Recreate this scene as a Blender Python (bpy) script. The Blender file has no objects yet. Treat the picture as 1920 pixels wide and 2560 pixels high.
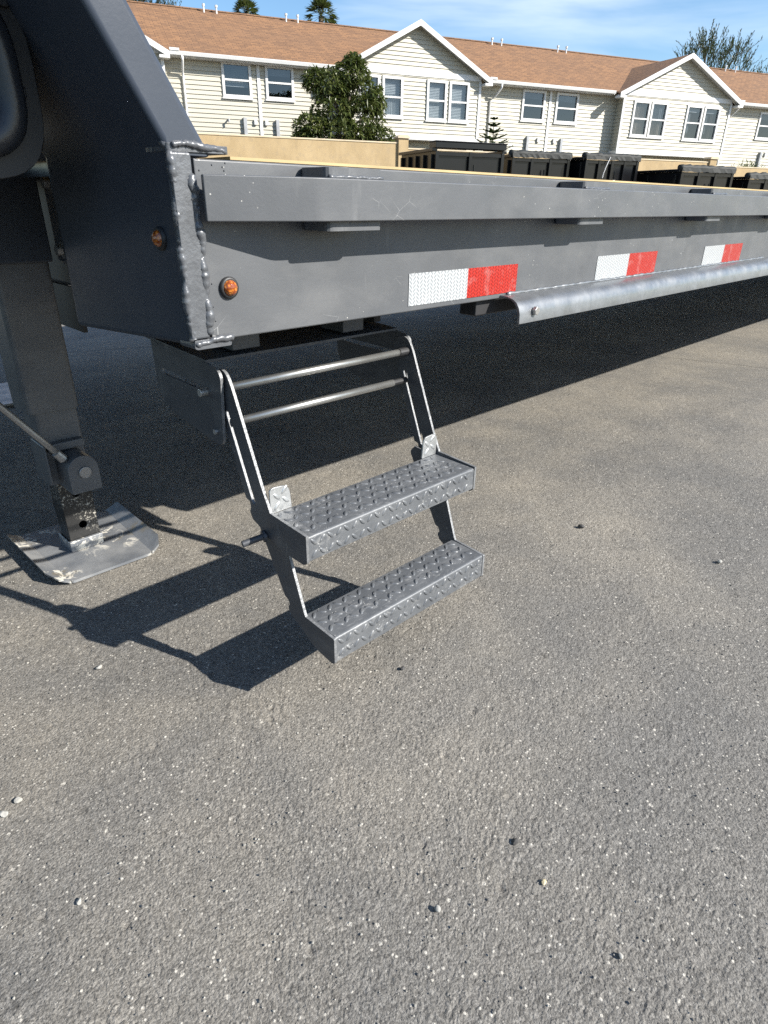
import bpy, bmesh, math, random
import numpy as np
from mathutils import Matrix, Vector
from mathutils.geometry import delaunay_2d_cdt

R = math.radians
S = bpy.context.scene
COL = S.collection
random.seed(7)

# ------------------------------------------------------------------ camera
cam_d = bpy.data.cameras.new('camera'); cam = bpy.data.objects.new('camera', cam_d); COL.objects.link(cam)
cam_d.sensor_fit = 'HORIZONTAL'; cam_d.sensor_width = 36.0; cam_d.lens = 36.0 * 1564.51 / 1920
cam_d.clip_start = 0.02; cam_d.clip_end = 2000
CX, CY, CZ = -0.390, -0.745, 0.753
_r, _u, _w = Vector((0.715066, -0.698946, 0.012457)), Vector((0.30341, 0.326363, 0.895226)), Vector((0.62978, 0.636366, -0.445438))
cam.matrix_world = Matrix(((_r.x, _u.x, -_w.x, CX), (_r.y, _u.y, -_w.y, CY), (_r.z, _u.z, -_w.z, CZ), (0, 0, 0, 1)))
S.camera = cam

# ------------------------------------------------------------------ sky and sun
SUN_TRAVEL = Vector((-0.6621, 1.3586, -1.0)).normalized()
SUN_EL = math.asin(-SUN_TRAVEL.z); SUN_AZ = math.atan2(-SUN_TRAVEL.x, -SUN_TRAVEL.y)
W = bpy.data.worlds.new('World'); S.world = W; W.use_nodes = True
wn = W.node_tree.nodes; wl = W.node_tree.links; wn.clear()
sky = wn.new('ShaderNodeTexSky'); sky.sky_type = 'NISHITA'; sky.sun_disc = False
sky.sun_elevation = SUN_EL; sky.sun_rotation = SUN_AZ; sky.air_density = 1.0; sky.dust_density = 0.35; sky.ozone_density = 2.2
tc = wn.new('ShaderNodeTexCoord'); mp = wn.new('ShaderNodeMapping'); mp.inputs['Scale'].default_value = (1.6, 1.6, 9.0)
mp.inputs['Rotation'].default_value = (0.0, 0.10, 0.5)
nz = wn.new('ShaderNodeTexNoise'); nz.inputs['Scale'].default_value = 1.7; nz.inputs['Detail'].default_value = 6; nz.inputs['Roughness'].default_value = 0.5
nz.inputs['Distortion'].default_value = 0.5
cr = wn.new('ShaderNodeMapRange'); cr.inputs['From Min'].default_value = 0.46; cr.inputs['From Max'].default_value = 0.82
cr.inputs['To Min'].default_value = 0.0; cr.inputs['To Max'].default_value = 0.6
mixc = wn.new('ShaderNodeMix'); mixc.data_type = 'RGBA'; mixc.inputs[7].default_value = (7.5, 8.2, 9.0, 1)
bg = wn.new('ShaderNodeBackground'); bg.inputs['Strength'].default_value = 0.082
wo = wn.new('ShaderNodeOutputWorld')
wl.new(tc.outputs['Generated'], mp.inputs['Vector']); wl.new(mp.outputs[0], nz.inputs['Vector']); wl.new(nz.outputs['Fac'], cr.inputs['Value'])
hs_ = wn.new('ShaderNodeHueSaturation'); hs_.inputs['Saturation'].default_value = 1.16; hs_.inputs['Value'].default_value = 1.15
wl.new(cr.outputs[0], mixc.inputs[0]); wl.new(sky.outputs[0], hs_.inputs['Color']); wl.new(hs_.outputs[0], mixc.inputs[6]); wl.new(mixc.outputs[2], bg.inputs['Color']); wl.new(bg.outputs[0], wo.inputs['Surface'])
sun_d = bpy.data.lights.new('sun', 'SUN'); sun_d.energy = 5.0; sun_d.angle = R(0.53); sun_d.color = (1.0, 0.955, 0.88)
sun = bpy.data.objects.new('sun', sun_d); COL.objects.link(sun); sun.location = (8, -16, 12)
sun.rotation_euler = SUN_TRAVEL.to_track_quat('-Z', 'Y').to_euler()
S.view_settings.view_transform = 'Standard'; S.view_settings.look = 'None'; S.view_settings.gamma = 1.0
S.view_settings.exposure = 1.0; S.view_settings.use_curve_mapping = False
S.cycles.use_adaptive_sampling = True; S.cycles.adaptive_threshold = 0.01; S.cycles.use_denoising = False
S.cycles.max_bounces = 6; S.cycles.diffuse_bounces = 3; S.cycles.glossy_bounces = 3; S.cycles.transparent_max_bounces = 12

# ------------------------------------------------------------------ helpers: materials
class NT:
    def __init__(s, name):
        s.m = bpy.data.materials.new(name); s.m.use_nodes = True
        s.t = s.m.node_tree; s.n = s.t.nodes; s.l = s.t.links
        s.b = s.n['Principled BSDF']; s.out = s.n['Material Output']
    def new(s, typ, ins=None, **kw):
        nd = s.n.new(typ)
        for k, v in kw.items(): setattr(nd, k, v)
        for k, v in (ins or {}).items(): s.put(nd.inputs[k], v)
        return nd
    def put(s, sock, v):
        if isinstance(v, bpy.types.NodeSocket): s.l.new(v, sock)
        elif isinstance(v, bpy.types.Node): s.l.new(v.outputs[0], sock)
        else:
            if sock.type == 'RGBA' and isinstance(v, (tuple, list)) and len(v) == 3: v = (*v, 1)
            sock.default_value = v
    def co(s, scale=(1, 1, 1), rot=(0, 0, 0), kind='Object'):
        c = s.new('ShaderNodeTexCoord')
        return s.new('ShaderNodeMapping', {'Vector': c.outputs[kind], 'Scale': scale, 'Rotation': rot}).outputs[0]
    def noise(s, scale, detail=4, rough=0.55, vec=None, dist=0.0):
        return s.new('ShaderNodeTexNoise', {'Vector': vec if vec is not None else s.co(), 'Scale': scale, 'Detail': detail, 'Roughness': rough, 'Distortion': dist}).outputs['Fac']
    def rng(s, v, a, b, c=0.0, d=1.0):
        return s.new('ShaderNodeMapRange', {'Value': v, 'From Min': a, 'From Max': b, 'To Min': c, 'To Max': d}).outputs[0]
    def mix(s, f, a, b, mode='MIX'):
        nd = s.new('ShaderNodeMix', data_type='RGBA', blend_type=mode)
        s.put(nd.inputs[0], f); s.put(nd.inputs[6], a); s.put(nd.inputs[7], b); return nd.outputs[2]
    def math(s, op, a, b=0.0, c=0.0):
        nd = s.new('ShaderNodeMath', operation=op); s.put(nd.inputs[0], a); s.put(nd.inputs[1], b); s.put(nd.inputs[2], c); return nd.outputs[0]
    def bump(s, h, strength=0.3, dist=0.01, normal=None):
        nd = s.new('ShaderNodeBump', {'Height': h, 'Strength': strength, 'Distance': dist})
        if normal is not None: s.put(nd.inputs['Normal'], normal)
        return nd.outputs[0]
    def set(s, **kw):
        for k, v in kw.items(): s.put(s.b.inputs[k.replace('_', ' ')], v)
        return s.m

def simple(name, col, rough=0.6, metal=0.0, var=0.15, scale=6.0, bump=0.0, bscale=40.0, **kw):
    t = NT(name); c = t.mix(t.rng(t.noise(scale), .3, .7), tuple(x * (1 - var) for x in col), tuple(min(1, x * (1 + var)) for x in col))
    d = dict(Base_Color=c, Roughness=rough, Metallic=metal)
    if bump: d['Normal'] = t.bump(t.noise(bscale, 3), bump, 0.01)
    d.update(kw); return t.set(**d)

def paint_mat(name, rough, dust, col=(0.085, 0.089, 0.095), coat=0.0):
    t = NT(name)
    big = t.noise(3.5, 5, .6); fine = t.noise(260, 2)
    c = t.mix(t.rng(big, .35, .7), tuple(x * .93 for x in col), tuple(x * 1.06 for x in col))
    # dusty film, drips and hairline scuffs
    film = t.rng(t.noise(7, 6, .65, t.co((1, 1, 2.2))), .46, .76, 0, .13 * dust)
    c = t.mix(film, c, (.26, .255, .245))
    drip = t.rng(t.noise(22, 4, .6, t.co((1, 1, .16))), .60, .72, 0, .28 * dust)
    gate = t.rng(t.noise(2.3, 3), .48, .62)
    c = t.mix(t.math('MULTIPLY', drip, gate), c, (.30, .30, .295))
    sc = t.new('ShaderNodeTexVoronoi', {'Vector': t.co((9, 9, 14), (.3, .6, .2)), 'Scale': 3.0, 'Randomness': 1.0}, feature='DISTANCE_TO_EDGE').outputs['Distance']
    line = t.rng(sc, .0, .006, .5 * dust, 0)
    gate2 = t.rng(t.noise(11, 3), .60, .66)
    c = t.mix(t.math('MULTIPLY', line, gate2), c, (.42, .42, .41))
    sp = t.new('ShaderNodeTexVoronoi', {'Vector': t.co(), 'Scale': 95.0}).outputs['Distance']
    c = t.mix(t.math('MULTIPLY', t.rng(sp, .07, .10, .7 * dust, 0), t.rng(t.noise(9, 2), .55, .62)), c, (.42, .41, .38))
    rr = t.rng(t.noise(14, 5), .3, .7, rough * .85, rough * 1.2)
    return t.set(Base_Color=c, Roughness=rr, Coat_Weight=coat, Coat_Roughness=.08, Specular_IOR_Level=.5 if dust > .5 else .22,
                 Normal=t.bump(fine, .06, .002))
M = {}
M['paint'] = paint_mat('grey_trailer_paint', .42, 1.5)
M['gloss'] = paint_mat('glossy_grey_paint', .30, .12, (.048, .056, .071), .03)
M['bracket'] = paint_mat('speckled_bracket_paint', .45, 1.6, (.050, .054, .062))

def tread_mat():
    t = NT('worn_tread_paint')
    v = t.co((30, 30, 30), (0, 0, .7))
    streak = t.rng(t.noise(1.3, 5, .7, t.co((26, 70, 40), (0, 0, .5)), 1.2), .50, .68)
    c = t.mix(t.rng(t.noise(16, 5), .35, .65), (.088, .094, .102), (.122, .128, .135))
    c = t.mix(t.math('MULTIPLY', streak, t.rng(t.noise(13, 4), .40, .62, 0, .55)), c, (.33, .33, .325))
    fl = t.new('ShaderNodeTexVoronoi', {'Vector': t.co(), 'Scale': 150.0}).outputs['Distance']
    c = t.mix(t.math('MULTIPLY', t.rng(fl, .12, .2, .7, 0), t.rng(t.noise(24, 3), .52, .6)), c, (.55, .54, .51))
    return t.set(Base_Color=c, Roughness=.44, Metallic=.15, Normal=t.bump(t.noise(180, 3), .12, .002))
M['tread'] = tread_mat()
def galv_mat(name, col=(.22, .228, .236)):
    t = NT(name)
    sp = t.new('ShaderNodeTexVoronoi', {'Vector': t.co((60, 60, 60)), 'Scale': 1.6}).outputs['Color']
    sep = t.new('ShaderNodeSeparateColor', {'Color': sp}).outputs[0]
    c = t.mix(t.rng(sep, 0, 1), tuple(x * .92 for x in col), tuple(x * 1.06 for x in col))
    c = t.mix(t.rng(t.noise(9, 6, .7, t.co((1, 3, 6))), .52, .68, 0, .12), c, (.36, .36, .355))
    return t.set(Base_Color=c, Metallic=.7, Roughness=t.rng(t.noise(20, 4), .3, .7, .30, .48), Normal=t.bump(t.noise(35, 3), .03, .004))
M['galv'] = galv_mat('galvanised_steel')
M['ear'] = galv_mat('bright_zinc_ear', (.42, .43, .43))
M['zinc'] = simple('zinc_rod', (.40, .40, .385), .36, .85, .1, 40)
M['weld'] = simple('weld_bead_paint', (.098, .103, .111), .33, .15, .15, 60, .12, 130)
M['edge'] = simple('bare_cut_edge', (.18, .185, .19), .45, .2, .25, 70, .2, 160)
M['bolt'] = simple('bolt_steel', (.30, .30, .30), .4, .7)
M['zincbolt'] = simple('bright_bolt', (.55, .54, .52), .35, .8)
M['dark'] = simple('under_frame_black', (.018, .018, .02), .6)
M['blackp'] = simple('black_gloss_paint', (.006, .006, .007), .22, 0, .2, 2.0, .03, 3.0, Specular_IOR_Level=.35)
M['tarp'] = simple('tarp_dark', (.008, .010, .009), .7, 0, .3, 9, .3, 14)
M['rubber'] = simple('black_rubber', (.02, .02, .021), .5)
M['plastic'] = simple('black_moulded_plastic', (.020, .022, .026), .32, 0, .1, 8, .04, 300)
M['wood'] = simple('deck_lumber', (.40, .30, .15), .7, 0, .25, 5)
def leg_mat():
    t = NT('chipped_black_leg')
    f = t.math('MULTIPLY', t.rng(t.noise(150, 4, .75), .55, .60), t.rng(t.noise(9, 3), .44, .58))
    return t.set(Base_Color=t.mix(f, (.016, .016, .016), (.40, .38, .33)), Roughness=.35, Normal=t.bump(t.noise(90, 3), .15, .003))
M['leg'] = leg_mat()
def foot_mat():
    t = NT('chipped_foot_plate')
    p1 = t.noise(26, 6, .68, dist=.7)
    f = t.math('MULTIPLY', t.rng(p1, .52, .56), t.rng(t.noise(5.2, 2), .50, .56))
    c = t.mix(t.rng(t.noise(9, 5), .35, .65), (.13, .14, .155), (.25, .255, .26))
    c = t.mix(f, c, (.66, .63, .56))
    rust = t.math('MULTIPLY', t.rng(t.noise(17, 5), .55, .62, 0, .7), t.rng(t.noise(4.1, 2), .54, .6))
    c = t.mix(rust, c, (.20, .16, .09))
    return t.set(Base_Color=c, Roughness=.5, Metallic=.2, Normal=t.bump(p1, .3, .003))
M['foot'] = foot_mat()
def tape_mat(name, hi, lo):
    t = NT(name)
    c = t.new('ShaderNodeTexCoord'); sp = t.new('ShaderNodeSeparateXYZ', {'Vector': c.outputs['Object']})
    x, z = sp.outputs[0], sp.outputs[2]
    # moulded chevron cells: columns 11 mm wide, cells leaning alternately
    colf = t.math('MULTIPLY', x, 1 / .0085); tri = t.math('PINGPONG', colf, 1.0)
    row = t.math('FRACT', t.math('MULTIPLY_ADD', z, 1 / .0062, t.math('MULTIPLY', tri, 1.2)))
    e1 = t.rng(t.math('ABSOLUTE', t.math('SUBTRACT', row, .5)), .30, .38)
    e2 = t.rng(t.math('ABSOLUTE', t.math('SUBTRACT', t.math('FRACT', colf), .5)), .36, .42)
    edge = t.math('MAXIMUM', e1, e2)
    cc = t.mix(edge, lo, hi)
    cc = t.mix(t.rng(t.noise(40, 4), .55, .75, 0, .2), cc, (.55, .53, .5))
    return t.set(Base_Color=cc, Roughness=.3, Coat_Weight=.2, Normal=t.bump(edge, .25, .001))
M['tape_w'] = tape_mat('reflective_white', (.45, .465, .47), (.24, .255, .265))
M['tape_r'] = tape_mat('reflective_red', (.42, .022, .012), (.22, .010, .007))
def amber():
    t = NT('amber_lens')
    v = t.new('ShaderNodeTexVoronoi', {'Vector': t.co(), 'Scale': 260.0}).outputs['Distance']
    return t.set(Base_Color=t.mix(t.rng(v, .1, .6), (.62, .22, .03), (.22, .045, .006)), Roughness=.12, Coat_Weight=.8, Coat_Roughness=.03,
                 Normal=t.bump(v, .5, .002))
M['amber'] = amber()

def asphalt():
    t = NT('asphalt'); v = t.co()
    v4 = t.new('ShaderNodeTexVoronoi', {'Vector': v, 'Scale': 250.0, 'Randomness': 1.0})
    v2 = t.new('ShaderNodeTexVoronoi', {'Vector': v, 'Scale': 560.0})
    vb = t.new('ShaderNodeTexVoronoi', {'Vector': v, 'Scale': 85.0})
    n3 = t.noise(420, 2, .65, v); n1 = t.noise(75, 3, .7, v, .6)
    big = t.noise(1.5, 5, .62, v); med = t.noise(8, 4, .6, v)
    dust = t.math('ADD', t.rng(big, .36, .66, 0, .65), t.rng(med, .35, .7, 0, .35))
    sy = t.new('ShaderNodeSeparateXYZ', {'Vector': v}).outputs[1]
    dust = t.math('MULTIPLY', dust, t.rng(t.math('ADD', sy, t.rng(big, .3, .7, -.35, .35)), -.55, .35, .45, 1.15))
    base = t.mix(dust, (.142, .137, .128), (.254, .231, .194))
    base = t.mix(t.rng(t.noise(1.9, 3, .55, t.co((1, 1.7, 1), (0, 0, .5))), .52, .72, 0, .40), base, (.130, .127, .122))
    s4 = t.new('ShaderNodeSeparateColor', {'Color': v4.outputs['Color']}); s2 = t.new('ShaderNodeSeparateColor', {'Color': v2.outputs['Color']})
    gb = t.new('ShaderNodeSeparateColor', {'Color': vb.outputs['Color']}).outputs[0]
    k = t.math('MULTIPLY', t.rng(s4.outputs[0], 0, 1, .78, 1.22), t.rng(s2.outputs[0], 0, 1, .70, 1.30))
    k = t.math('MULTIPLY', k, t.rng(n1, .27, .42, .55, 1.0))
    c = t.mix(1.0, base, t.new('ShaderNodeCombineColor', {0: k, 1: k, 2: k}).outputs[0], 'MULTIPLY')
    chips = t.math('MULTIPLY', t.rng(s4.outputs[1], .962, .972), t.rng(v4.outputs['Distance'], .32, .5, .9, 0))
    c = t.mix(chips, c, (.52, .49, .43))
    ch2 = t.math('MULTIPLY', t.rng(gb, .955, .96), t.rng(t.math('ADD', vb.outputs['Distance'], t.math('MULTIPLY', n3, .25)), .30, .36, .85, 0))
    c = t.mix(ch2, c, (.50, .47, .41))
    h = t.math('ADD', t.math('MULTIPLY', s2.outputs[2], .5), n3)
    h = t.math('SUBTRACT', h, t.math('MULTIPLY', v4.outputs['Distance'], .6))
    return t.set(Base_Color=c, Roughness=.82, Specular_IOR_Level=.3, Normal=t.bump(h, .8, .0019))
M['asphalt'] = asphalt()
M['stone'] = simple('pale_stone', (.34, .33, .30), .8, 0, .3, 60)
M['stone_d'] = simple('dark_stone', (.05, .048, .046), .8, 0, .3, 60)
M['stone_t'] = simple('tan_stone', (.50, .42, .26), .8, 0, .2, 60)
M['siding'] = simple('cream_vinyl_siding', (.43, .404, .328), .55, 0, .03, .6)
M['trim'] = simple('white_trim', (.62, .615, .60), .45, 0, .03, 2)
M['soffit'] = simple('white_soffit', (.55, .545, .53), .6)
def shingle():
    t = NT('brown_shingles'); v = t.co()
    br = t.new('ShaderNodeTexBrick', {'Vector': v, 'Color1': (.275, .142, .064, 1), 'Color2': (.120, .064, .034, 1), 'Mortar': (.06, .032, .02, 1), 'Scale': 1.0,
               'Mortar Size': .012, 'Bias': -.15, 'Brick Width': .30, 'Row Height': .145}, offset=.37)
    br.inputs['Mortar Smooth'].default_value = .3
    c = t.mix(t.rng(t.noise(7, 4, .6, v), .35, .65, 0, .65), br.outputs['Color'], (.21, .110, .052))
    c = t.mix(t.rng(t.noise(.5, 4), .4, .7, 0, .35), c, (.15, .085, .048))
    return t.set(Base_Color=c, Roughness=.9, Normal=t.bump(br.outputs['Fac'], .5, -.02))
M['shingle'] = shingle()
def stucco():
    t = NT('tan_stucco')
    c = t.mix(t.rng(t.noise(1.2, 6, .7, t.co((1, 1, .6))), .35, .68), (.31, .225, .118), (.41, .305, .170))
    c = t.mix(t.rng(t.noise(4.5, 7, .75), .52, .64, 0, .4), c, (.24, .19, .13))
    return t.set(Base_Color=c, Roughness=.9, Normal=t.bump(t.noise(60, 4), .3, .01))
M['stucco'] = stucco()
M['cap'] = simple('pale_wall_cap', (.52, .43, .30), .85, 0, .15, 3)
def glass():
    t = NT('window_glass')
    tr = t.new('ShaderNodeBsdfTransparent', {'Color': (.55, .58, .60, 1)}); gl = t.new('ShaderNodeBsdfGlossy', {'Roughness': .03, 'Color': (.9, .95, 1, 1)})
    ms = t.new('ShaderNodeMixShader', {0: .09}); t.l.new(tr.outputs[0], ms.inputs[1]); t.l.new(gl.outputs[0], ms.inputs[2]); t.l.new(ms.outputs[0], t.out.inputs[0])
    return t.m
M['glass'] = glass()
M['room'] = simple('dim_room', (.06, .062, .066), .9)
M['blind'] = simple('white_blind', (.55, .56, .56), .6)
M['blind_d'] = simple('grey_blind', (.22, .23, .24), .6)
M['curtain'] = simple('tan_curtain', (.36, .29, .23), .9)
M['curtain_w'] = simple('pale_curtain', (.55, .56, .56), .9)
M['curtain_b'] = simple('brown_curtain', (.10, .075, .06), .9)
M['grey_box'] = simple('grey_utility_box', (.33, .34, .35), .5)
M['bark'] = simple('bark', (.10, .08, .06), .9, 0, .3, 8, .5, 25)
def leafm(name, a, b, rough=.45, tr=.25):
    t = NT(name); i = t.new('ShaderNodeNewGeometry').outputs['Random Per Island']
    c = t.mix(i, a, b); t.set(Base_Color=c, Roughness=rough, Specular_IOR_Level=.4)
    tl = t.new('ShaderNodeBsdfTranslucent', {'Color': t.mix(.5, c, (.10, .16, .02))}); ms = t.new('ShaderNodeMixShader', {0: tr})
    t.l.new(t.b.outputs[0], ms.inputs[1]); t.l.new(tl.outputs[0], ms.inputs[2]); t.l.new(ms.outputs[0], t.out.inputs[0]); return t.m
M['leaf'] = leafm('loquat_leaf', (.044, .066, .019), (.155, .170, .055), .36)
M['palm'] = leafm('palm_frond', (.045, .065, .018), (.11, .12, .04))
M['pine'] = leafm('pine_needle', (.018, .040, .018), (.045, .075, .030))
M['wisp'] = leafm('feathery_leaf', (.035, .048, .028), (.085, .095, .050))

# ------------------------------------------------------------------ helpers: meshes
class MB:
    def __init__(s): s.v = []; s.f = []
    def add(s, vs, fs):
        o = len(s.v); s.v += [tuple(p) for p in vs]; s.f += [tuple(i + o for i in f) for f in fs]; return s
    def box(s, x0, x1, y0, y1, z0, z1):
        return s.add([(x0, y0, z0), (x1, y0, z0), (x1, y1, z0), (x0, y1, z0), (x0, y0, z1), (x1, y0, z1), (x1, y1, z1), (x0, y1, z1)],
                     [(0, 3, 2, 1), (4, 5, 6, 7), (0, 1, 5, 4), (1, 2, 6, 5), (2, 3, 7, 6), (3, 0, 4, 7)])
    def tube(s, a, b, r0, r1=None, n=12, cap=True):
        r1 = r0 if r1 is None else r1
        a = Vector(a); b = Vector(b); d = (b - a).normalized(); q = d.orthogonal().normalized(); w = d.cross(q)
        vs = []
        for k in range(n):
            an = 2 * math.pi * k / n; e = math.cos(an) * q + math.sin(an) * w
            vs += [a + e * r0, b + e * r1]
        fs = [(2 * k, 2 * ((k + 1) % n), 2 * ((k + 1) % n) + 1, 2 * k + 1) for k in range(n)]
        if cap: fs += [tuple(2 * k for k in reversed(range(n))), tuple(2 * k + 1 for k in range(n))]
        return s.add(vs, fs)
    def path(s, pts, radii, n=8):
        pts = [Vector(p) for p in pts]; rings = []
        for i, p in enumerate(pts):
            d = (pts[min(i + 1, len(pts) - 1)] - pts[max(i - 1, 0)]).normalized()
            q = d.cross(Vector((.31, .17, .93))).normalized(); w = d.cross(q)
            rings.append([p + (math.cos(2 * math.pi * k / n) * q + math.sin(2 * math.pi * k / n) * w) * (radii[i] if not callable(radii) else radii(i, k)) for k in range(n)])
        vs = [v for r in rings for v in r]; fs = []
        for i in range(len(pts) - 1):
            for k in range(n):
                fs.append((i * n + k, i * n + (k + 1) % n, (i + 1) * n + (k + 1) % n, (i + 1) * n + k))
        fs += [tuple(reversed(range(n))), tuple((len(pts) - 1) * n + k for k in range(n))]
        return s.add(vs, fs)
    def prism(s, poly, axis, a, b, holes=()):
        """extrude a 2-D outline (with holes) along an axis: 0 -> (y,z), 1 -> (x,z), 2 -> (x,y)"""
        loops = [list(poly)] + [list(h) for h in holes]
        pts = [p for l in loops for p in l]; edges = []; o = 0
        for l in loops: edges += [(o + i, o + (i + 1) % len(l)) for i in range(len(l))]; o += len(l)
        vs2, _, tris, _, _, _ = delaunay_2d_cdt([Vector(p) for p in pts], edges, [], 0, 1e-7)
        def inside(p, l):
            c = False
            for i in range(len(l)):
                (x1, y1), (x2, y2) = l[i], l[(i + 1) % len(l)]
                if (y1 > p[1]) != (y2 > p[1]) and p[0] < (x2 - x1) * (p[1] - y1) / (y2 - y1) + x1: c = not c
            return c
        keep = []
        for t in tris:
            cx = sum(vs2[i][0] for i in t) / 3; cy = sum(vs2[i][1] for i in t) / 3
            if inside((cx, cy), loops[0]) and not any(inside((cx, cy), h) for h in loops[1:]): keep.append(tuple(t))
        mk = {0: lambda p, q: (q, p[0], p[1]), 1: lambda p, q: (p[0], q, p[1]), 2: lambda p, q: (p[0], p[1], q)}[axis]
        n = len(vs2); vs = [mk(p, a) for p in vs2] + [mk(p, b) for p in vs2]
        fs = [t for t in keep] + [tuple(i + n for i in reversed(t)) for t in keep]
        cnt = {}
        for t in keep:
            for i in range(3):
                e = (t[i], t[(i + 1) % 3]); cnt[e] = 1
        for (i, j) in cnt:
            if (j, i) not in cnt: fs.append((i, i + n, j + n, j))
        return s.add(vs, fs)
    def build(s, name, mat, parent=None, smooth=False, bevel=0.0, seg=2, loc=None, rz=None, edge=None):
        me = bpy.data.meshes.new(name); me.from_pydata(s.v, [], s.f)
        me.materials.append(M[mat] if isinstance(mat, str) else mat)
        bm = bmesh.new(); bm.from_mesh(me)
        if bevel: bmesh.ops.remove_doubles(bm, verts=bm.verts, dist=1e-6)
        bmesh.ops.recalc_face_normals(bm, faces=bm.faces); bm.to_mesh(me); bm.free()
        if edge:      # cut edges of plates that lie across x show barer metal
            me.materials.append(M[edge])
            for pl in me.polygons:
                if abs(pl.normal.x) < .5: pl.material_index = 1
        o = bpy.data.objects.new(name, me); COL.objects.link(o)
        if parent is not None: o.parent = parent
        if loc is not None: o.location = loc
        if rz is not None: o.rotation_euler = (0, 0, rz)
        if smooth: me.shade_smooth()
        if smooth == 'angle': me.set_sharp_from_angle(angle=R(38))
        if bevel:
            bv = o.modifiers.new('bevel', 'BEVEL'); bv.width = bevel; bv.segments = seg; bv.limit_method = 'ANGLE'; bv.angle_limit = R(40)
            me.shade_smooth(); bv.harden_normals = True
        return o
def tag(o, label=None, cat=None, group=None, kind=None):
    for k, v in (('label', label), ('category', cat), ('group', group), ('kind', kind)):
        if v: o[k] = v
    return o
def empty(name, loc=(0, 0, 0), rz=0.0, parent=None):
    o = bpy.data.objects.new(name, None); COL.objects.link(o); o.location = loc; o.rotation_euler = (0, 0, rz); o.empty_display_size = .1
    if parent is not None: o.parent = parent
    return o
def dup(root, loc=None, parent=None):
    c = root.copy(); COL.objects.link(c); c.parent = parent
    if loc is not None: c.location = loc
    for ch in list(root.children): dup(ch, None, c)
    return c
def rrect(x0, x1, y0, y1, r, n=6):
    out = []
    for cx, cy, a0 in ((x1 - r, y1 - r, 0), (x0 + r, y1 - r, 90), (x0 + r, y0 + r, 180), (x1 - r, y0 + r, 270)):
        out += [(cx + r * math.cos(R(a0 + 90 * i / n)), cy + r * math.sin(R(a0 + 90 * i / n))) for i in range(n + 1)]
    return out
def rounded(poly, radii, n=4):
    """round chosen corners of an outline: radii is a dict corner index -> radius"""
    out = []; L = len(poly)
    for i, p in enumerate(poly):
        r = radii.get(i, 0) if isinstance(radii, dict) else radii
        if r <= 0: out.append(tuple(p)); continue
        p = Vector(p); a = (Vector(poly[i - 1]) - p); b = (Vector(poly[(i + 1) % L]) - p)
        ra = min(r, a.length * .48); rb = min(r, b.length * .48); A = p + a.normalized() * ra; B = p + b.normalized() * rb
        for k in range(n + 1):
            t = k / n; q = A * (1 - t) ** 2 + p * 2 * t * (1 - t) + B * t * t; out.append((q.x, q.y))
    return out

# ------------------------------------------------------------------ ground
def hash2(ix, iy, k):
    h = (ix.astype(np.int64) * 374761393 + iy.astype(np.int64) * 668265263 + k * 974634777) & 0xffffffff
    h = ((h ^ (h >> 13)) * 1274126177) & 0xffffffff
    return ((h ^ (h >> 16)) & 0xffff) / 65535.0
def worley(x, y, cell, seed):
    """nearest-stone distance (in cells) and that stone's random number"""
    gx, gy = x / cell, y / cell; ix, iy = np.floor(gx), np.floor(gy)
    best = np.full(x.shape, 9.0); rnd_ = np.zeros(x.shape)
    for dx in (-1, 0, 1):
        for dy in (-1, 0, 1):
            cx, cy = ix + dx, iy + dy
            px_ = cx + .1 + .8 * hash2(cx, cy, seed); py_ = cy + .1 + .8 * hash2(cx, cy, seed + 1)
            d = np.hypot(gx - px_, gy - py_); m = d < best
            best = np.where(m, d, best); rnd_ = np.where(m, hash2(cx, cy, seed + 2), rnd_)
    return best, rnd_
def vnoise(x, y, cell, seed):
    gx, gy = x / cell, y / cell; ix, iy = np.floor(gx), np.floor(gy); fx, fy = gx - ix, gy - iy
    fx = fx * fx * (3 - 2 * fx); fy = fy * fy * (3 - 2 * fy)
    a = hash2(ix, iy, seed) * (1 - fx) + hash2(ix + 1, iy, seed) * fx; b = hash2(ix, iy + 1, seed) * (1 - fx) + hash2(ix + 1, iy + 1, seed) * fx
    return a * (1 - fy) + b * fy
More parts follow.
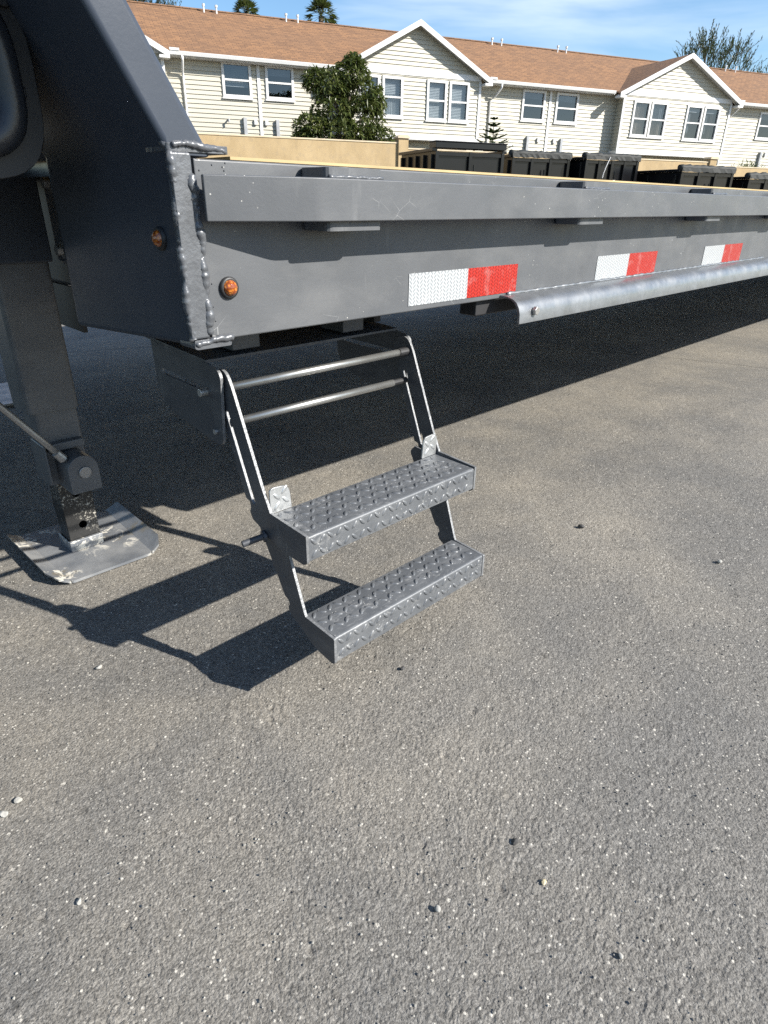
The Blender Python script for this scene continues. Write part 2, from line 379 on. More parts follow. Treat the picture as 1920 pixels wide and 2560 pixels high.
def ground():
    """one sheet: fine rough stone relief close by, running out flat to the horizon"""
    na, nr_ = 960, 800
    ang = np.radians(np.linspace(-6, 100, na)); rr = np.concatenate([.20 + 3.6 * np.linspace(0, 1, nr_) ** 1.75])
    A, Rr = np.meshgrid(ang, rr); x = -.39 + Rr * np.sin(A); y = -.745 + Rr * np.cos(A)
    wx = x + .0012 * (vnoise(x, y, .004, 50) - .5); wy = y + .0012 * (vnoise(x, y, .004, 60) - .5)
    d1, r1 = worley(wx, wy, .0062, 11); d2, r2 = worley(wx, wy, .0030, 21); d3, r3 = worley(wx, wy, .017, 31)
    patch = vnoise(x, y, .09, 71) * .6 + vnoise(x, y, .035, 81) * .4
    rough = .45 + .9 * np.clip((patch - .3) / .4, 0, 1)
    h = .0012 * r1 ** 1.3 * (1 - np.clip(d1 / .62, 0, 1) ** 2.2) * rough + .00065 * r2 * (1 - np.clip(d2 / .7, 0, 1) ** 2)
    h += .0009 * (vnoise(x, y, .022, 91) - .5) * rough + .003 * (vnoise(x, y, .16, 95) - .5)
    h -= .0022 * (r3 > .988) * (1 - np.clip(d3 / .34, 0, 1) ** 2)
    fade = np.clip((Rr - .2) / .03, 0, 1) * np.clip((3.75 - Rr) / .8, 0, 1) * np.clip((A - ang[0]) / .05, 0, 1) * np.clip((ang[-1] - A) / .05, 0, 1)
    z = (h - .0013) * fade
    V = np.stack([x, y, z], -1).reshape(-1, 3); idx = np.arange(na * nr_).reshape(nr_, na)
    Q = np.stack([idx[:-1, :-1], idx[:-1, 1:], idx[1:, 1:], idx[1:, :-1]], -1).reshape(-1, 4)
    # outer ring: border of the fine patch stitched to a far square
    border = list(idx[0, :]) + list(idx[1:, -1]) + list(idx[-1, -2::-1]) + list(idx[-2:0:-1, 0])
    cx, cy = .6, .3; nb = len(border); bo = V[border]
    an = np.arctan2(bo[:, 1] - cy, bo[:, 0] - cx); far = np.stack([cx + 400 * np.cos(an), cy + 400 * np.sin(an), np.zeros(nb)], -1)
    o = len(V); V = np.concatenate([V, far]); k = np.arange(nb); bb = np.array(border)
    Q2 = np.stack([bb, bb[(k + 1) % nb], o + (k + 1) % nb, o + k], -1)
    Q = np.concatenate([Q, Q2]).astype(np.int32)
    me = bpy.data.meshes.new('asphalt_lot'); me.vertices.add(len(V)); me.vertices.foreach_set('co', V.astype(np.float32).ravel())
    me.loops.add(Q.size); me.loops.foreach_set('vertex_index', Q.ravel()); me.polygons.add(len(Q)); me.polygons.foreach_set('loop_start', np.arange(0, Q.size, 4, dtype=np.int32))
    me.update(calc_edges=True); me.materials.append(M['asphalt']); me.shade_smooth()
    if me.polygons[0].normal.z < 0: me.flip_normals()
    ob = bpy.data.objects.new('asphalt_lot', me); COL.objects.link(ob); return ob
ground()
tag(bpy.data.objects['asphalt_lot'], 'worn grey asphalt lot with pale chips of aggregate', kind='structure')

# ------------------------------------------------------------------ background frame: u along the terrace, y away from the camera
FA = 0.388
U = Vector((math.cos(FA), -math.sin(FA), 0)); N = Vector((math.sin(FA), math.cos(FA), 0)); C0 = Vector((CX, CY, 0))
ZS = -0.2044      # the terrace stands on slightly lower ground than the lot
def at(u, d, z=ZS): return C0 + U * u + N * d + Vector((0, 0, z))
D_H = 29.0
house = empty('townhouse_row', at(0, D_H), -FA)
tag(house, 'long cream sided townhouse terrace with brown shingle roof and white gables', 'building')
EZ, RIDGE_Y, RIDGE_Z = 5.72, 5.0, 8.17
U0, U1 = -12.0, 52.0
BAYS = [(-.42, 3.55, -3.7, 2.88), (12.95, 3.48, 9.87, 16.0), (27.25, 3.92, 23.85, 30.68), (41.6, 3.6, 38.5, 44.7)]
BY = -0.5
EXP = .15
def siding(mb, u0, u1, z0, z1, y, holes=(), ulim=None):
    z = z0
    cuts = sorted({h[2] for h in holes} | {h[3] for h in holes})
    while z < z1 - 1e-6:
        zt = min(z + EXP, z1); zs = [z] + [c for c in cuts if z + 1e-4 < c < zt - 1e-4] + [zt]
        for a, b in zip(zs[:-1], zs[1:]):
            ivs = [(u0, u1)]
            for h in holes:
                if h[2] < b - 1e-4 and h[3] > a + 1e-4:
                    nv = []
                    for s0, s1 in ivs:
                        if h[1] <= s0 or h[0] >= s1: nv.append((s0, s1)); continue
                        if h[0] > s0: nv.append((s0, h[0]))
                        if h[1] < s1: nv.append((h[1], s1))
                    ivs = nv
            for s0, s1 in ivs:
                ya = y - .030 * (1 - (a - z) / EXP); yb = y - .030 * (1 - (b - z) / EXP)
                la, ra, lb, rb = s0, s1, s0, s1
                if ulim:
                    (l1, r1), (l2, r2) = ulim(a), ulim(b)
                    la, ra, lb, rb = max(s0, l1), min(s1, r1), max(s0, l2), min(s1, r2)
                    if ra - la < .02: continue
                    rb = max(rb, lb)
                mb.add([(la, ya, a), (ra, ya, a), (rb, yb, b), (lb, yb, b)], [(0, 1, 2, 3)])
                if a == z: mb.add([(la, y, a), (ra, y, a), (ra, ya, a), (la, ya, a)], [(0, 1, 2, 3)])
        z = zt
    return mb
WINS_MAIN = [(5.06, 6.15, 4.48, 5.59, 'grey'), (6.74, 7.83, 4.50, 5.58, 'dark'), (18.52, 19.72, 4.36, 5.52, 'dark'), (20.36, 21.57, 4.35, 5.51, 'dark'),
             (33.45, 34.65, 4.22, 5.42, 'dark'), (35.2, 36.4, 4.22, 5.42, 'grey'), (-6.2, -5.1, 4.4, 5.5, 'dark')]
WINS_BAY = {1: [(10.42, 11.31, 4.10, 5.50, 'shade'), (11.46, 12.34, 4.10, 5.50, 'shade'), (13.48, 14.38, 4.08, 5.50, 'blind'), (14.54, 15.45, 4.08, 5.50, 'blind')],
            2: [(24.48, 25.45, 3.95, 5.40, 'tan'), (25.57, 26.55, 3.95, 5.40, 'tan2'), (27.83, 28.85, 3.92, 5.39, 'brown'), (28.98, 30.0, 3.92, 5.39, 'brown')],
            0: [(-2.6, -1.7, 4.05, 5.45, 'blind'), (1.2, 2.1, 4.05, 5.45, 'blind')], 3: [(39.4, 40.3, 4.0, 5.4, 'blind'), (42.4, 43.3, 4.0, 5.4, 'tan')]}
siding(MB(), U0, U1, 0, EZ + .02, 0, WINS_MAIN).build('siding', 'siding', house)
def window(u0, u1, z0, z1, y, style):
    fw = .075
    fr = MB()
    f0, f1 = y - .07, y + .02
    fr.box(u0 - .02, u0 + fw, f0, f1, z0 - .02, z1 + .02).box(u1 - fw, u1 + .02, f0, f1, z0 - .02, z1 + .02)
    fr.box(u0 + fw, u1 - fw, f0, f1, z0 - .02, z0 + fw).box(u0 + fw, u1 - fw, f0, f1, z1 - fw, z1 + .02)
    zm = (z0 + z1) / 2
    fr.box(u0 + fw, u1 - fw, f0 + .012, f1, zm - .03, zm + .03)
    w = fr.build('window', 'trim', house)
    MB().box(u0 - .06, u1 + .06, y - .085, y - .057, z0 - .07, z0 - .022).build('sill', 'trim', w)
    for a, b in ((z0 + fw, zm - .03), (zm + .03, z1 - fw)):
        MB().add([(u0 + fw, y, a), (u1 - fw, y, a), (u1 - fw, y, b), (u0 + fw, y, b)], [(0, 1, 2, 3)]).build('pane', 'glass', w)
    r0, r1 = y + .021, y + .9
    a, b, c, d = u0 - .01, u1 + .01, z0 - .01, z1 + .01
    MB().add([(a, r0, c), (b, r0, c), (b, r0, d), (a, r0, d), (a, r1, c), (b, r1, c), (b, r1, d), (a, r1, d)],
             [(4, 5, 6, 7), (0, 1, 5, 4), (1, 2, 6, 5), (2, 3, 7, 6), (3, 0, 4, 7)]).build('room', 'room', w)
    i0, i1, yb = u0 + fw + .005, u1 - fw - .005, y + .09
    def slats(za, zb, mat):
        m = MB(); z = za
        while z < zb: m.add([(i0, yb, z), (i1, yb, z), (i1, yb + .03, z + .055), (i0, yb + .03, z + .055)], [(0, 1, 2, 3)]); z += .055
        m.build('blind', mat, w)
    def folds(za, zb, mat, a=i0, b=i1):
        m = MB(); n = 26; vs = []
        for k in range(n + 1):
            u = a + (b - a) * k / n; yy = yb + .035 * math.sin(k * 1.9 + u * 3) + random.uniform(-.008, .008)
            vs += [(u, yy, za), (u, yy, zb)]
        m.add(vs, [(2 * k, 2 * k + 2, 2 * k + 3, 2 * k + 1) for k in range(n)]).build('curtain', mat, w)
    if style == 'blind': slats(z0 + .06, z1 - .06, 'blind')
    elif style == 'grey': slats(zm + .05, z1 - .06, 'blind_d'); slats(zm - .2, zm + .0, 'blind')
    elif style == 'dark': slats(z1 - .3, z1 - .06, 'blind_d')
    elif style == 'shade': slats(zm + .12, z1 - .05, 'blind'); folds(z0 + .06, zm + .1, 'curtain_w')
    elif style == 'tan': folds(z0 + .06, z1 - .05, 'curtain')
    elif style == 'tan2': folds(zm - .05, z1 - .05, 'blind_d'); folds(z0 + .06, zm - .06, 'curtain')
    elif style == 'brown': slats(z1 - .26, z1 - .1, 'blind'); folds(z0 + .06, z1 - .3, 'curtain_b'); folds(z0 + .3, z1 - .35, 'curtain_w', i0 + .1, i0 + .3)
for w_ in WINS_MAIN: window(*w_[:4], 0, w_[4])
# main roof
ov = .42
sl = (RIDGE_Z - EZ) / (RIDGE_Y + ov)
def slab(poly, t=.06, name='roof', mat='shingle', parent=house):
    """a roof slope: its own object whose local x runs along the eave and y up the slope"""
    P = [Vector(p) for p in poly]; ex = (P[1] - P[0]).normalized(); nn = ex.cross(P[2] - P[0]).normalized()
    if nn.z < 0: nn = -nn; ex = -ex
    ey = nn.cross(ex); o = P[0]
    mw = Matrix(((ex.x, ey.x, nn.x, o.x), (ex.y, ey.y, nn.y, o.y), (ex.z, ey.z, nn.z, o.z), (0, 0, 0, 1)))
    loc = [((p - o).dot(ex), (p - o).dot(ey)) for p in P]
    ob = MB().prism(loc, 2, -t, 0).build(name, mat, parent); ob.matrix_local = mw; return ob
slab([(U0, -ov, EZ), (U1, -ov, EZ), (U1, RIDGE_Y, RIDGE_Z), (U0, RIDGE_Y, RIDGE_Z)])
slab([(U1, 2 * RIDGE_Y + ov, EZ), (U0, 2 * RIDGE_Y + ov, EZ), (U0, RIDGE_Y, RIDGE_Z - .004), (U1, RIDGE_Y, RIDGE_Z - .004)])
MB().box(U0, U1, 10, 10.1, 0, EZ).build('rear_wall', 'siding', house)
for a in (U0, U1 - .1): MB().box(a, a + .1, .05, 9.99, 0, EZ).build('end_wall', 'siding', house)
rc = MB()
u = U0
while u < U1:
    rc.prism([(RIDGE_Y - .16, RIDGE_Z - .045), (RIDGE_Y, RIDGE_Z + .03), (RIDGE_Y + .16, RIDGE_Z - .045), (RIDGE_Y, RIDGE_Z + .012)], 0, u, u + .29); u += .3
rc.build('ridge_cap', 'shingle', house)
for uv in (5.34, 5.87, 8.9, 9.43, 19.41, 19.96, 23.36, 23.9, 35.2, 36.0, 1.2, 1.75):
    MB().tube((uv, RIDGE_Y - .35, RIDGE_Z - .3), (uv, RIDGE_Y - .35, RIDGE_Z + .06), .035, n=10).tube((uv, RIDGE_Y - .35, RIDGE_Z + .05), (uv, RIDGE_Y - .35, RIDGE_Z + .13), .058, n=10).build('roof_vent', 'trim', house)
segs = [(U0, BAYS[0][0] - BAYS[0][1]), (BAYS[0][0] + BAYS[0][1] + .02, BAYS[1][0] - BAYS[1][1]), (BAYS[1][0] + BAYS[1][1] + .02, BAYS[2][0] - BAYS[2][1]),
        (BAYS[2][0] + BAYS[2][1] + .02, BAYS[3][0] - BAYS[3][1]), (BAYS[3][0] + BAYS[3][1] + .02, U1)]
for a, b in segs:
    g = MB().prism([(-ov - .10, EZ - .01), (-ov - .115, EZ + .0), (-ov - .115, EZ - .02), (-ov - .085, EZ - .12), (-ov - .0, EZ - .12), (-ov, EZ - .0), (-ov - .01, EZ - .0), (-ov - .01, EZ - .11), (-ov - .078, EZ - .11), (-ov - .10, EZ - .02)], 0, a + .02, b - .02).build('gutter', 'trim', house)
    MB().box(a + .02, a + .36, -ov - .14, -ov - .01, EZ + .005, EZ + .08).build('gutter_end_box', 'trim', g)
    MB().box(a, b, -ov + .002, -.002, EZ - .15, EZ - .13).box(a, b, -ov + .002, -ov + .022, EZ - .128, EZ - .065).build('soffit', 'soffit', house)
for ud, bend in ((3.60, 0), (17.12, .3), (31.35, .25)):
    d = MB().path([(ud, -ov - .05, EZ - .12), (ud, -ov - .04, EZ - .25), (ud - bend * .4, -.16, EZ - .55), (ud - bend, -.065, EZ - .72), (ud - bend, -.065, 3.4), (ud - bend, -.065, .1)], [.045] * 6, 8)
    d.build('downspout', 'trim', house, smooth=True)
for up in (6.45, 20.02): MB().box(up - .06, up + .06, -.052, -.024, 0, EZ - .16).build('corner_trim', 'trim', house)
for ub, zt in ((5.80, 3.82), (7.10, 3.80), (18.95, 3.72), (20.85, 3.70), (29.5 + 4.6, 3.6)):
    MB().box(ub - .07, ub + .07, -.14, -.024, 2.2, zt).build('meter_box', 'grey_box', house, bevel=.01)
for ub, zt in ((6.22, 3.68), (6.66, 3.68), (19.55, 3.6), (20.45, 3.6), (34.5, 3.5)):
    MB().box(ub - .06, ub + .06, -.10, -.024, zt - .09, zt + .09).build('outlet_box', 'trim', house, bevel=.01)
MB().tube((5.15, -.02, 3.72), (5.15, -.2, 3.70), .03, n=8).tube((5.15, -.19, 3.74), (5.15, -.19, 3.62), .035, n=8).build('wall_spigot', 'grey_box', house)  # spigot: short pipe stub with a turned-down outlet
# gabled bays
for bi, (c, hw, b0, b1) in enumerate(BAYS):
    ZB, ZT, PK = 3.45 if bi < 2 else 3.30, 5.60, 7.41
    slope = (PK - 5.62) / hw
    lim = lambda z, c=c, hw=hw, slope=slope: (c - (PK - z) / slope + .05, c + (PK - z) / slope - .05)
    siding(MB(), b0, b1, ZB, ZT, BY, WINS_BAY[bi]).build('bay_siding', 'siding', house)
    siding(MB(), c - hw + .1, c + hw - .1, ZT + .19, PK - .12, BY + .012, (), lim).build('gable_siding', 'siding', house)
    MB().box(b0 - .02, b1 + .02, BY - .05, BY + .02, ZT - .005, ZT + .19).build('gable_band', 'trim', house)
    for uu in (b0, b1):
        sd = MB()
        sg = -1 if uu == b0 else 1
        z = ZB
        while z < ZT - 1e-6:
            zt = min(z + EXP, ZT); x0 = uu + sg * .022
            sd.add([(x0, BY, z), (x0, -.023, z), (uu, -.023, zt), (uu, BY, zt)], [(0, 1, 2, 3)]); z = zt
        sd.build('bay_side_siding', 'siding', house)
    for uu in (b0, b1): MB().box(uu - .055, uu + .055, BY - .052, BY - .0, ZB, ZT - .006).build('corner_trim', 'trim', house)
    MB().box(b0 - .08, b1 + .08, BY - .09, -.024, ZB - .13, ZB - .002).build('bay_base_board', 'trim', house)
    yo = BY - .32
    for sg in (-1, 1):
        e = c + sg * hw; ze = 5.62
        yv = (ze - EZ) / sl - ov; yr = (PK - EZ) / sl - ov
        slab([(e, yo, ze), (e, yv, ze), (c, yr, PK), (c, yo, PK)])
        # rake board and its soffit
        th = .16
        MB().add([(e, yo - .03, ze + .02), (c, yo - .03, PK + .02), (c, yo - .03, PK - th - .02), (e, yo - .03, ze - th - .02),
                  (e, yo - .002, ze + .02), (c, yo - .002, PK + .02), (c, yo - .002, PK - th - .02), (e, yo - .002, ze - th - .02)],
                 [(0, 1, 2, 3), (7, 6, 5, 4), (0, 4, 5, 1), (3, 2, 6, 7), (0, 3, 7, 4), (1, 5, 6, 2)]).build('rake_board', 'trim', house)
        MB().add([(e, yo - .002, ze - .1), (c, yo - .002, PK - .1), (c, BY + .03, PK - .1), (e, BY + .03, ze - .1)], [(0, 1, 2, 3)]).build('rake_soffit', 'soffit', house)
        MB().box(min(e, e - sg * .36), max(e, e - sg * .36), yo - .034, BY + .04, ze - .19, ze - .105).build('eave_return', 'trim', house)
    for w_ in WINS_BAY[bi]: window(*w_[:4], BY, w_[4])

# ------------------------------------------------------------------ boundary wall
wall = empty('boundary_wall', at(0, 24.0), -FA); tag(wall, 'tan stucco boundary wall with pillars below the townhouses', 'wall')
for a, b, h in ((-14, 10.27, 2.80), (10.65, 25.27, 2.64), (25.67, 46, 2.50)):
    MB().box(a, b, 0, .2, 0, h).build('wall_panel', 'stucco', wall)
    MB().box(a, b, -.02, .22, h + .002, h + .045).build('wall_cap', 'cap', wall)
for up, h in ((10.46, 2.97), (25.47, 2.78)):
    MB().box(up - .19, up + .19, -.08, .28, 0, h).build('wall_pillar', 'stucco', wall)
    MB().prism([(up - .24, h + .002), (up + .24, h + .002), (up + .24, h + .05), (up + .14, h + .10), (up - .14, h + .10), (up - .24, h + .05)], 1, -.13, .33).build('pillar_cap', 'cap', wall)

# ------------------------------------------------------------------ vegetation
def leaves(mb, p, d, L, w, droop=.0):
    d = Vector(d).normalized(); side = d.cross(Vector((0, 0, 1)))
    if side.length < .05: side = Vector((1, 0, 0))
    side.normalize(); side = (side + Vector((0, 0, random.uniform(-.5, .5)))).normalized(); up = side.cross(d)
    p = Vector(p); mid = p + d * L * .5 - Vector((0, 0, droop * L * .3)); tip = p + d * L - Vector((0, 0, droop * L))
    mb.add([p, mid + side * w * .5 + up * w * .15, tip, mid - side * w * .5 + up * w * .15], [(0, 1, 2), (0, 2, 3)])
def make_loquat():
    rnd = random.Random(3)
    t = empty('loquat_tree', at(8.75, 25.55), -FA); tag(t, 'dense dark green broadleaf tree behind the tan wall', 'tree')
    k = 25.55 / 26; c0 = 8.75
    lobes = [(9.1, 0, 5.1, .62, .6, .5), (8.25, .1, 4.75, .72, .7, .5), (9.45, 0, 4.45, .85, .75, .55), (8.3, .1, 4.0, .75, .8, .6), (9.5, 0, 3.75, .85, .8, .6),
             (7.45, 0, 3.4, .6, .6, .38), (8.5, -.1, 3.2, .95, .85, .45), (10.1, 0, 3.15, .7, .6, .3), (7.65, .1, 4.85, .33, .35, .3), (8.7, 0, 2.5, 1.35, .9, .6), (9.15, 0, 5.5, .3, .3, .2), (10.0, .1, 4.3, .42, .4, .4), (7.2, 0, 3.05, .4, .4, .3)]
    cr = MB(); br = MB()
    br.path([(0, 0, 0), (.05, .05, 1.2), (-.05, 0, 2.2), (.1, .02, 3.2), (.25, 0, 4.4)], [.16, .14, .12, .09, .05], 9)
    for (u, y, z, a, b, c) in lobes:
        u = (u - c0) * k; z *= k
        z0 = max(1.4, z - 1.1); br.path([(0.02, 0, z0), ((u) * .55, y * .5, (z0 + z) / 2 - .05), (u, y, z)], [.06, .04, .02], 6)
        n = int(185 * (a * b * c) ** .5 + 40)
        for _ in range(n):
            while True:
                q = Vector((rnd.uniform(-1, 1), rnd.uniform(-1, 1), rnd.uniform(-1, 1)))
                if .45 < q.length < 1: break
            P = Vector((u + q.x * a, y + q.y * b, z + q.z * c)); ax = (q + Vector((0, 0, .5))).normalized()
            for j in range(rnd.randint(7, 10)):
                an = rnd.uniform(0, 6.28); o = ax.orthogonal().normalized(); e = o * math.cos(an) + ax.cross(o) * math.sin(an)
                leaves(cr, P, e + ax * rnd.uniform(.1, .9), rnd.uniform(.15, .28), rnd.uniform(.05, .08), rnd.uniform(0, .45))
    br.build('trunk', 'bark', t, smooth=True); cr.build('crown', 'leaf', t)
make_loquat()
def palm(u, d, zt, sc, label, seed):
    rnd = random.Random(seed); t = empty('palm_tree', at(u, d), -FA); tag(t, label, 'palm', 'palms behind the roof')
    zc = zt - .55 * sc
    MB().path([(0, 0, 0), (.05, 0, zc * .4), (0, .04, zc * .8), (0, 0, zc)], [.22, .17, .15, .13], 10).build('trunk', 'bark', t, smooth=True)
    m = MB()
    for k in range(46):
        an = rnd.uniform(0, 6.28); el = rnd.uniform(-.5, 1.45); d_ = Vector((math.cos(an) * math.cos(el), math.sin(an) * math.cos(el), math.sin(el)))
        st = Vector((0, 0, zc)); h = st + d_ * .42 * sc; m.tube(st, h, .012, .008, 4, False)
        o = d_.cross(Vector((0, 0, 1)));  o = o.normalized() if o.length > .05 else Vector((1, 0, 0)); w_ = o.cross(d_)
        for j in range(13):
            a2 = (j - 6) / 6 * 1.25; dd = d_ * math.cos(a2) + (o * math.cos(.3) + w_ * math.sin(.3) * rnd.uniform(-1, 1)) * math.sin(a2)
            leaves(m, h, dd, rnd.uniform(.42, .60) * sc, .055 * sc, rnd.uniform(.05, .35))
    m.build('crown', 'palm', t)
palm(8.5, 40, 9.95, .85, 'small fan palm top peeking over the roof ridge, left one', 5)
palm(12.5, 40, 10.32, 1.05, 'fan palm crown standing clear above the roof ridge, right one', 6)
def norfolk():
    rnd = random.Random(9); t = empty('norfolk_pine', at(15.3, 25.9), -FA); tag(t, 'small tiered pine sapling with upswept branches above the black trailers', 'tree')
    MB().path([(0, 0, 0), (0, 0, 2.0), (.01, 0, 3.1), (0, 0, 3.98)], [.05, .04, .025, .008], 7).build('trunk', 'bark', t)
    m = MB(); z = 1.6
    while z < 3.95:
        L = .10 + (3.98 - z) * .62
        L = min(L, .95)
        for k in range(6):
            an = k * math.pi / 3 + z * 1.7; n = 9; prev = Vector((0, 0, z))
            for j in range(1, n + 1):
                f = j / n; q = Vector((math.cos(an) * L * f, math.sin(an) * L * f, z + L * (.05 * math.sin(f * 3) + .30 * f * f)))
                m.tube(prev, q, .018, .016, 5, False)
                for sgn in range(6):
                    dd = (q - prev).normalized(); o = Vector((-math.sin(an), math.cos(an), 0)) * (1 if sgn % 2 else -1)
                    leaves(m, prev.lerp(q, sgn / 6), dd * .7 + o * .8 + Vector((0, 0, rnd.uniform(-.1, .5))), .14 * (1.15 - .5 * f), .035, 0)
                prev = q
        z += .235
    m.build('crown', 'pine', t)
norfolk()
def wispy(u, d, z0, lobes, label, seed, n=900, h0=4.0, leaf=.22):
    rnd = random.Random(seed); t = empty('feathery_tree', at(u, d), -FA); tag(t, label, 'tree', 'trees beyond the roofs')
    tr = MB(); cr = MB()
    tr.path([(0, 0, 0), (.1, 0, h0 * .5), (0, .1, h0)], [.3, .25, .2], 9)
    for (lu, lz, a, c) in lobes:
        tr.path([(0, .1, h0), (lu * .4, 0, (h0 + lz) / 2), (lu, 0, lz)], [.16, .10, .03], 6)
        for _ in range(int(n * a * c / 3)):
            q = Vector((rnd.gauss(0, .45), rnd.gauss(0, .45), rnd.gauss(0, .45)))
            P = Vector((lu + q.x * a, q.y * a, lz + q.z * c)); dd = Vector((q.x * .8 + lu * .08, q.y, .7 + abs(q.z)))
            dd.normalize(); L = rnd.uniform(.5, 1.0); tr.tube(P, P + dd * L, .012, .006, 3, False)
            for j in range(9):
                leaves(cr, P + dd * L * j / 9, dd + Vector((rnd.uniform(-.9, .9), rnd.uniform(-.9, .9), rnd.uniform(-.3, .6))), leaf * rnd.uniform(.6, 1.2), leaf * .28, 0)
    tr.build('trunk', 'bark', t); cr.build('crown', 'wisp', t)
wispy(44.6, 44, 0, [(-.6, 11.0, 1.3, 1.2), (-1.0, 11.6, .6, .7), (1.2, 10.8, 1.2, .9), (2.3, 11.5, .9, .6), (-2.6, 10.6, .8, .6), (.4, 9.4, 2.2, 1.0), (3.2, 10.6, .8, .7)], 'wispy tree rising behind the rightmost white gable', 11, 200, 6.5, .25)
wispy(52.5, 46, 0, [(0, 9.8, 1.8, .9), (-1.6, 9.5, 1.0, .7), (1.5, 10.2, 1.2, .9)], 'low tree crown behind the roof at the right edge', 12, 380, 6.0)
wispy(3.9, 45, 0, [(0, 9.9, 1.2, .7), (1.0, 9.9, .9, .55), (-1.2, 10.0, 1.0, .7)], 'tree top just showing above the roof beside the grey riser', 13, 380, 6.5)
def shrub():
    rnd = random.Random(21); t = empty('round_shrub', at(28.85, 25.0), -FA); tag(t, 'low rounded green shrub topping the wall at far right', 'shrub')
    MB().path([(0, 0, 0), (.03, 0, 1.2), (0, 0, 2.3)], [.06, .05, .03], 6).build('trunk', 'bark', t)
    m = MB()
    for _ in range(1500):
        q = Vector((rnd.gauss(0, .42), rnd.gauss(0, .42), rnd.gauss(0, .5)))
        if q.length > 1.1: continue
        P = Vector((q.x * 1.0, q.y * .9, 2.2 + q.z * .62)); leaves(m, P, q + Vector((rnd.uniform(-.4, .4), 0, .5)), rnd.uniform(.10, .17), .04, .1)
    m.build('crown', 'leaf', t)
shrub()

# ------------------------------------------------------------------ black dump trailers in front of the wall
def dump_trailer(u, d, w, L, zt, label, header=0.0, tarp=True, nr=5, doors=2):
    t = empty('dump_trailer', at(u, d, 0), -FA); tag(t, label, 'trailer', 'black dump trailers parked along the wall')
    z0 = .72
    b = MB().box(0, w, .02, .06, z0, zt).box(0, .04, .06, L, z0, zt).box(w - .04, w, .06, L, z0, zt).box(.04, w - .04, L - .04, L, z0, zt).box(.04, w - .04, .06, L - .04, z0, z0 + .05)
    b.build('box_body', 'blackp', t)
    for k in range(nr):
        y = .12 + (L - .24) * k / (nr - 1)
        MB().box(-.07, -.002, y - .035, y + .035, z0, zt - .06).build('side_rib', 'blackp', t, bevel=.006)
        MB().box(w + .002, w + .07, y - .035, y + .035, z0, zt - .06).build('side_rib', 'blackp', t, bevel=.006)
    MB().box(-.085, .05, -.02, L + .02, zt + .002, zt + .07).build('top_rail', 'blackp', t, bevel=.008)
    MB().box(w - .05, w + .085, -.02, L + .02, zt + .002, zt + .07).build('top_rail', 'blackp', t, bevel=.008)
    for k in range(doors + 1 if doors > 1 else 2):
        x = [.04, w / 2, w - .04][k] if doors == 2 else (.04 + (w - .08) * k / doors)
        MB().box(x - .045, x + .045, -.05, .018, z0, zt).build('end_post', 'blackp', t, bevel=.006)
    MB().box(.09, w - .09, -.035, .017, zt - .09, zt - .01).build('door_rail', 'blackp', t)
    MB().box(.09, w - .09, -.035, .017, z0 + .01, z0 + .1).build('door_rail', 'blackp', t)
    xh = w / 2 + .10
    MB().tube((xh, -.06, z0 + .1), (xh, -.06, zt - .28), .022, n=8).build('latch_bar', 'blackp', t)
    MB().box(xh - .04, xh + .04, -.085, -.05, zt - .62, zt - .5).build('latch_handle', 'trim', t, bevel=.006)
    if header: MB().box(-.03, w + .03, -.09, .30, zt + .073, zt + .073 + header).box(-.05, w + .05, -.11, .32, zt + .075 + header, zt + .10 + header).build('tarp_housing', 'blackp', t, bevel=.01)
    if tarp:
        m = MB(); n = 22; rr = random.Random(int(u * 10))
        m.path([(-.05 + (w + .1) * i / n, .02 + rr.uniform(-.015, .015), zt + .10 + rr.uniform(-.012, .012)) for i in range(n + 1)], [.085 + rr.uniform(-.014, .014) for _ in range(n + 1)], 9)
        m.build('tarp_roll', 'tarp', t, smooth=True)
        m = MB(); vs = []
        for i in range(n + 1):
            x = -.02 + (w + .04) * i / n; dz = rr.uniform(-.012, .012)
            vs += [(x, -.075, zt + .10), (x, -.082 + rr.uniform(-.012, .012), zt + .01 + dz), (x, -.071, zt + .01 + dz), (x, -.064, zt + .1)]
        m.add(vs, [(4 * i + j, 4 * i + 4 + j, 4 * i + 4 + (j + 1) % 4, 4 * i + (j + 1) % 4) for i in range(n) for j in range(4)]).build('tarp_flap', 'tarp', t)
    for x in (.25, w - .35): MB().box(x, x + .1, -.02, L, .50, .70).build('chassis_rail', 'blackp', t)
    for x in (.02, w - .24):
        for y in (L * .45, L * .45 + .85):
            wh = MB().path([(x, y, .36), (x + .03, y, .36), (x + .11, y, .36), (x + .19, y, .36), (x + .22, y, .36)], [.30, .36, .365, .36, .30], 20).build('wheel', 'rubber', t, smooth=True)
            MB().tube((x - .004, y, .36), (x + .224, y, .36), .2, n=16).build('rim', 'grey_box', wh)
    return t
dump_trailer(7.95, 16.2, 1.98, 2.1, 1.876, 'black dump trailer with boxed header, left end of the row', header=.13, tarp=False)
dump_trailer(10.82, 17.2, 1.94, 3.2, 1.876, 'black dump trailer with rolled tarp, second from left', doors=3)
dump_trailer(13.05, 16.85, 1.92, 3.2, 1.876, 'black dump trailer with sunlit end and rope, third from left', doors=4)
dump_trailer(15.35, 15.5, 2.0, 4.6, 1.586, 'lower black dump trailer with long tarp, fourth from left', doors=3)
dump_trailer(17.9, 15.4, 2.1, 4.4, 1.456, 'lowest black dump trailer cut by the right edge', doors=3)
rp = at(13.05, 16.85); c3 = [o for o in COL.objects if o.name.startswith('dump_trailer') and 'third' in o['label']][0]
MB().path([(.80, -.10, 1.96), (.70, -.11, 1.75), (.62, -.12, 1.55), (.60, -.12, 1.42)], [.012] * 4, 6).build('rope', 'trim', c3)

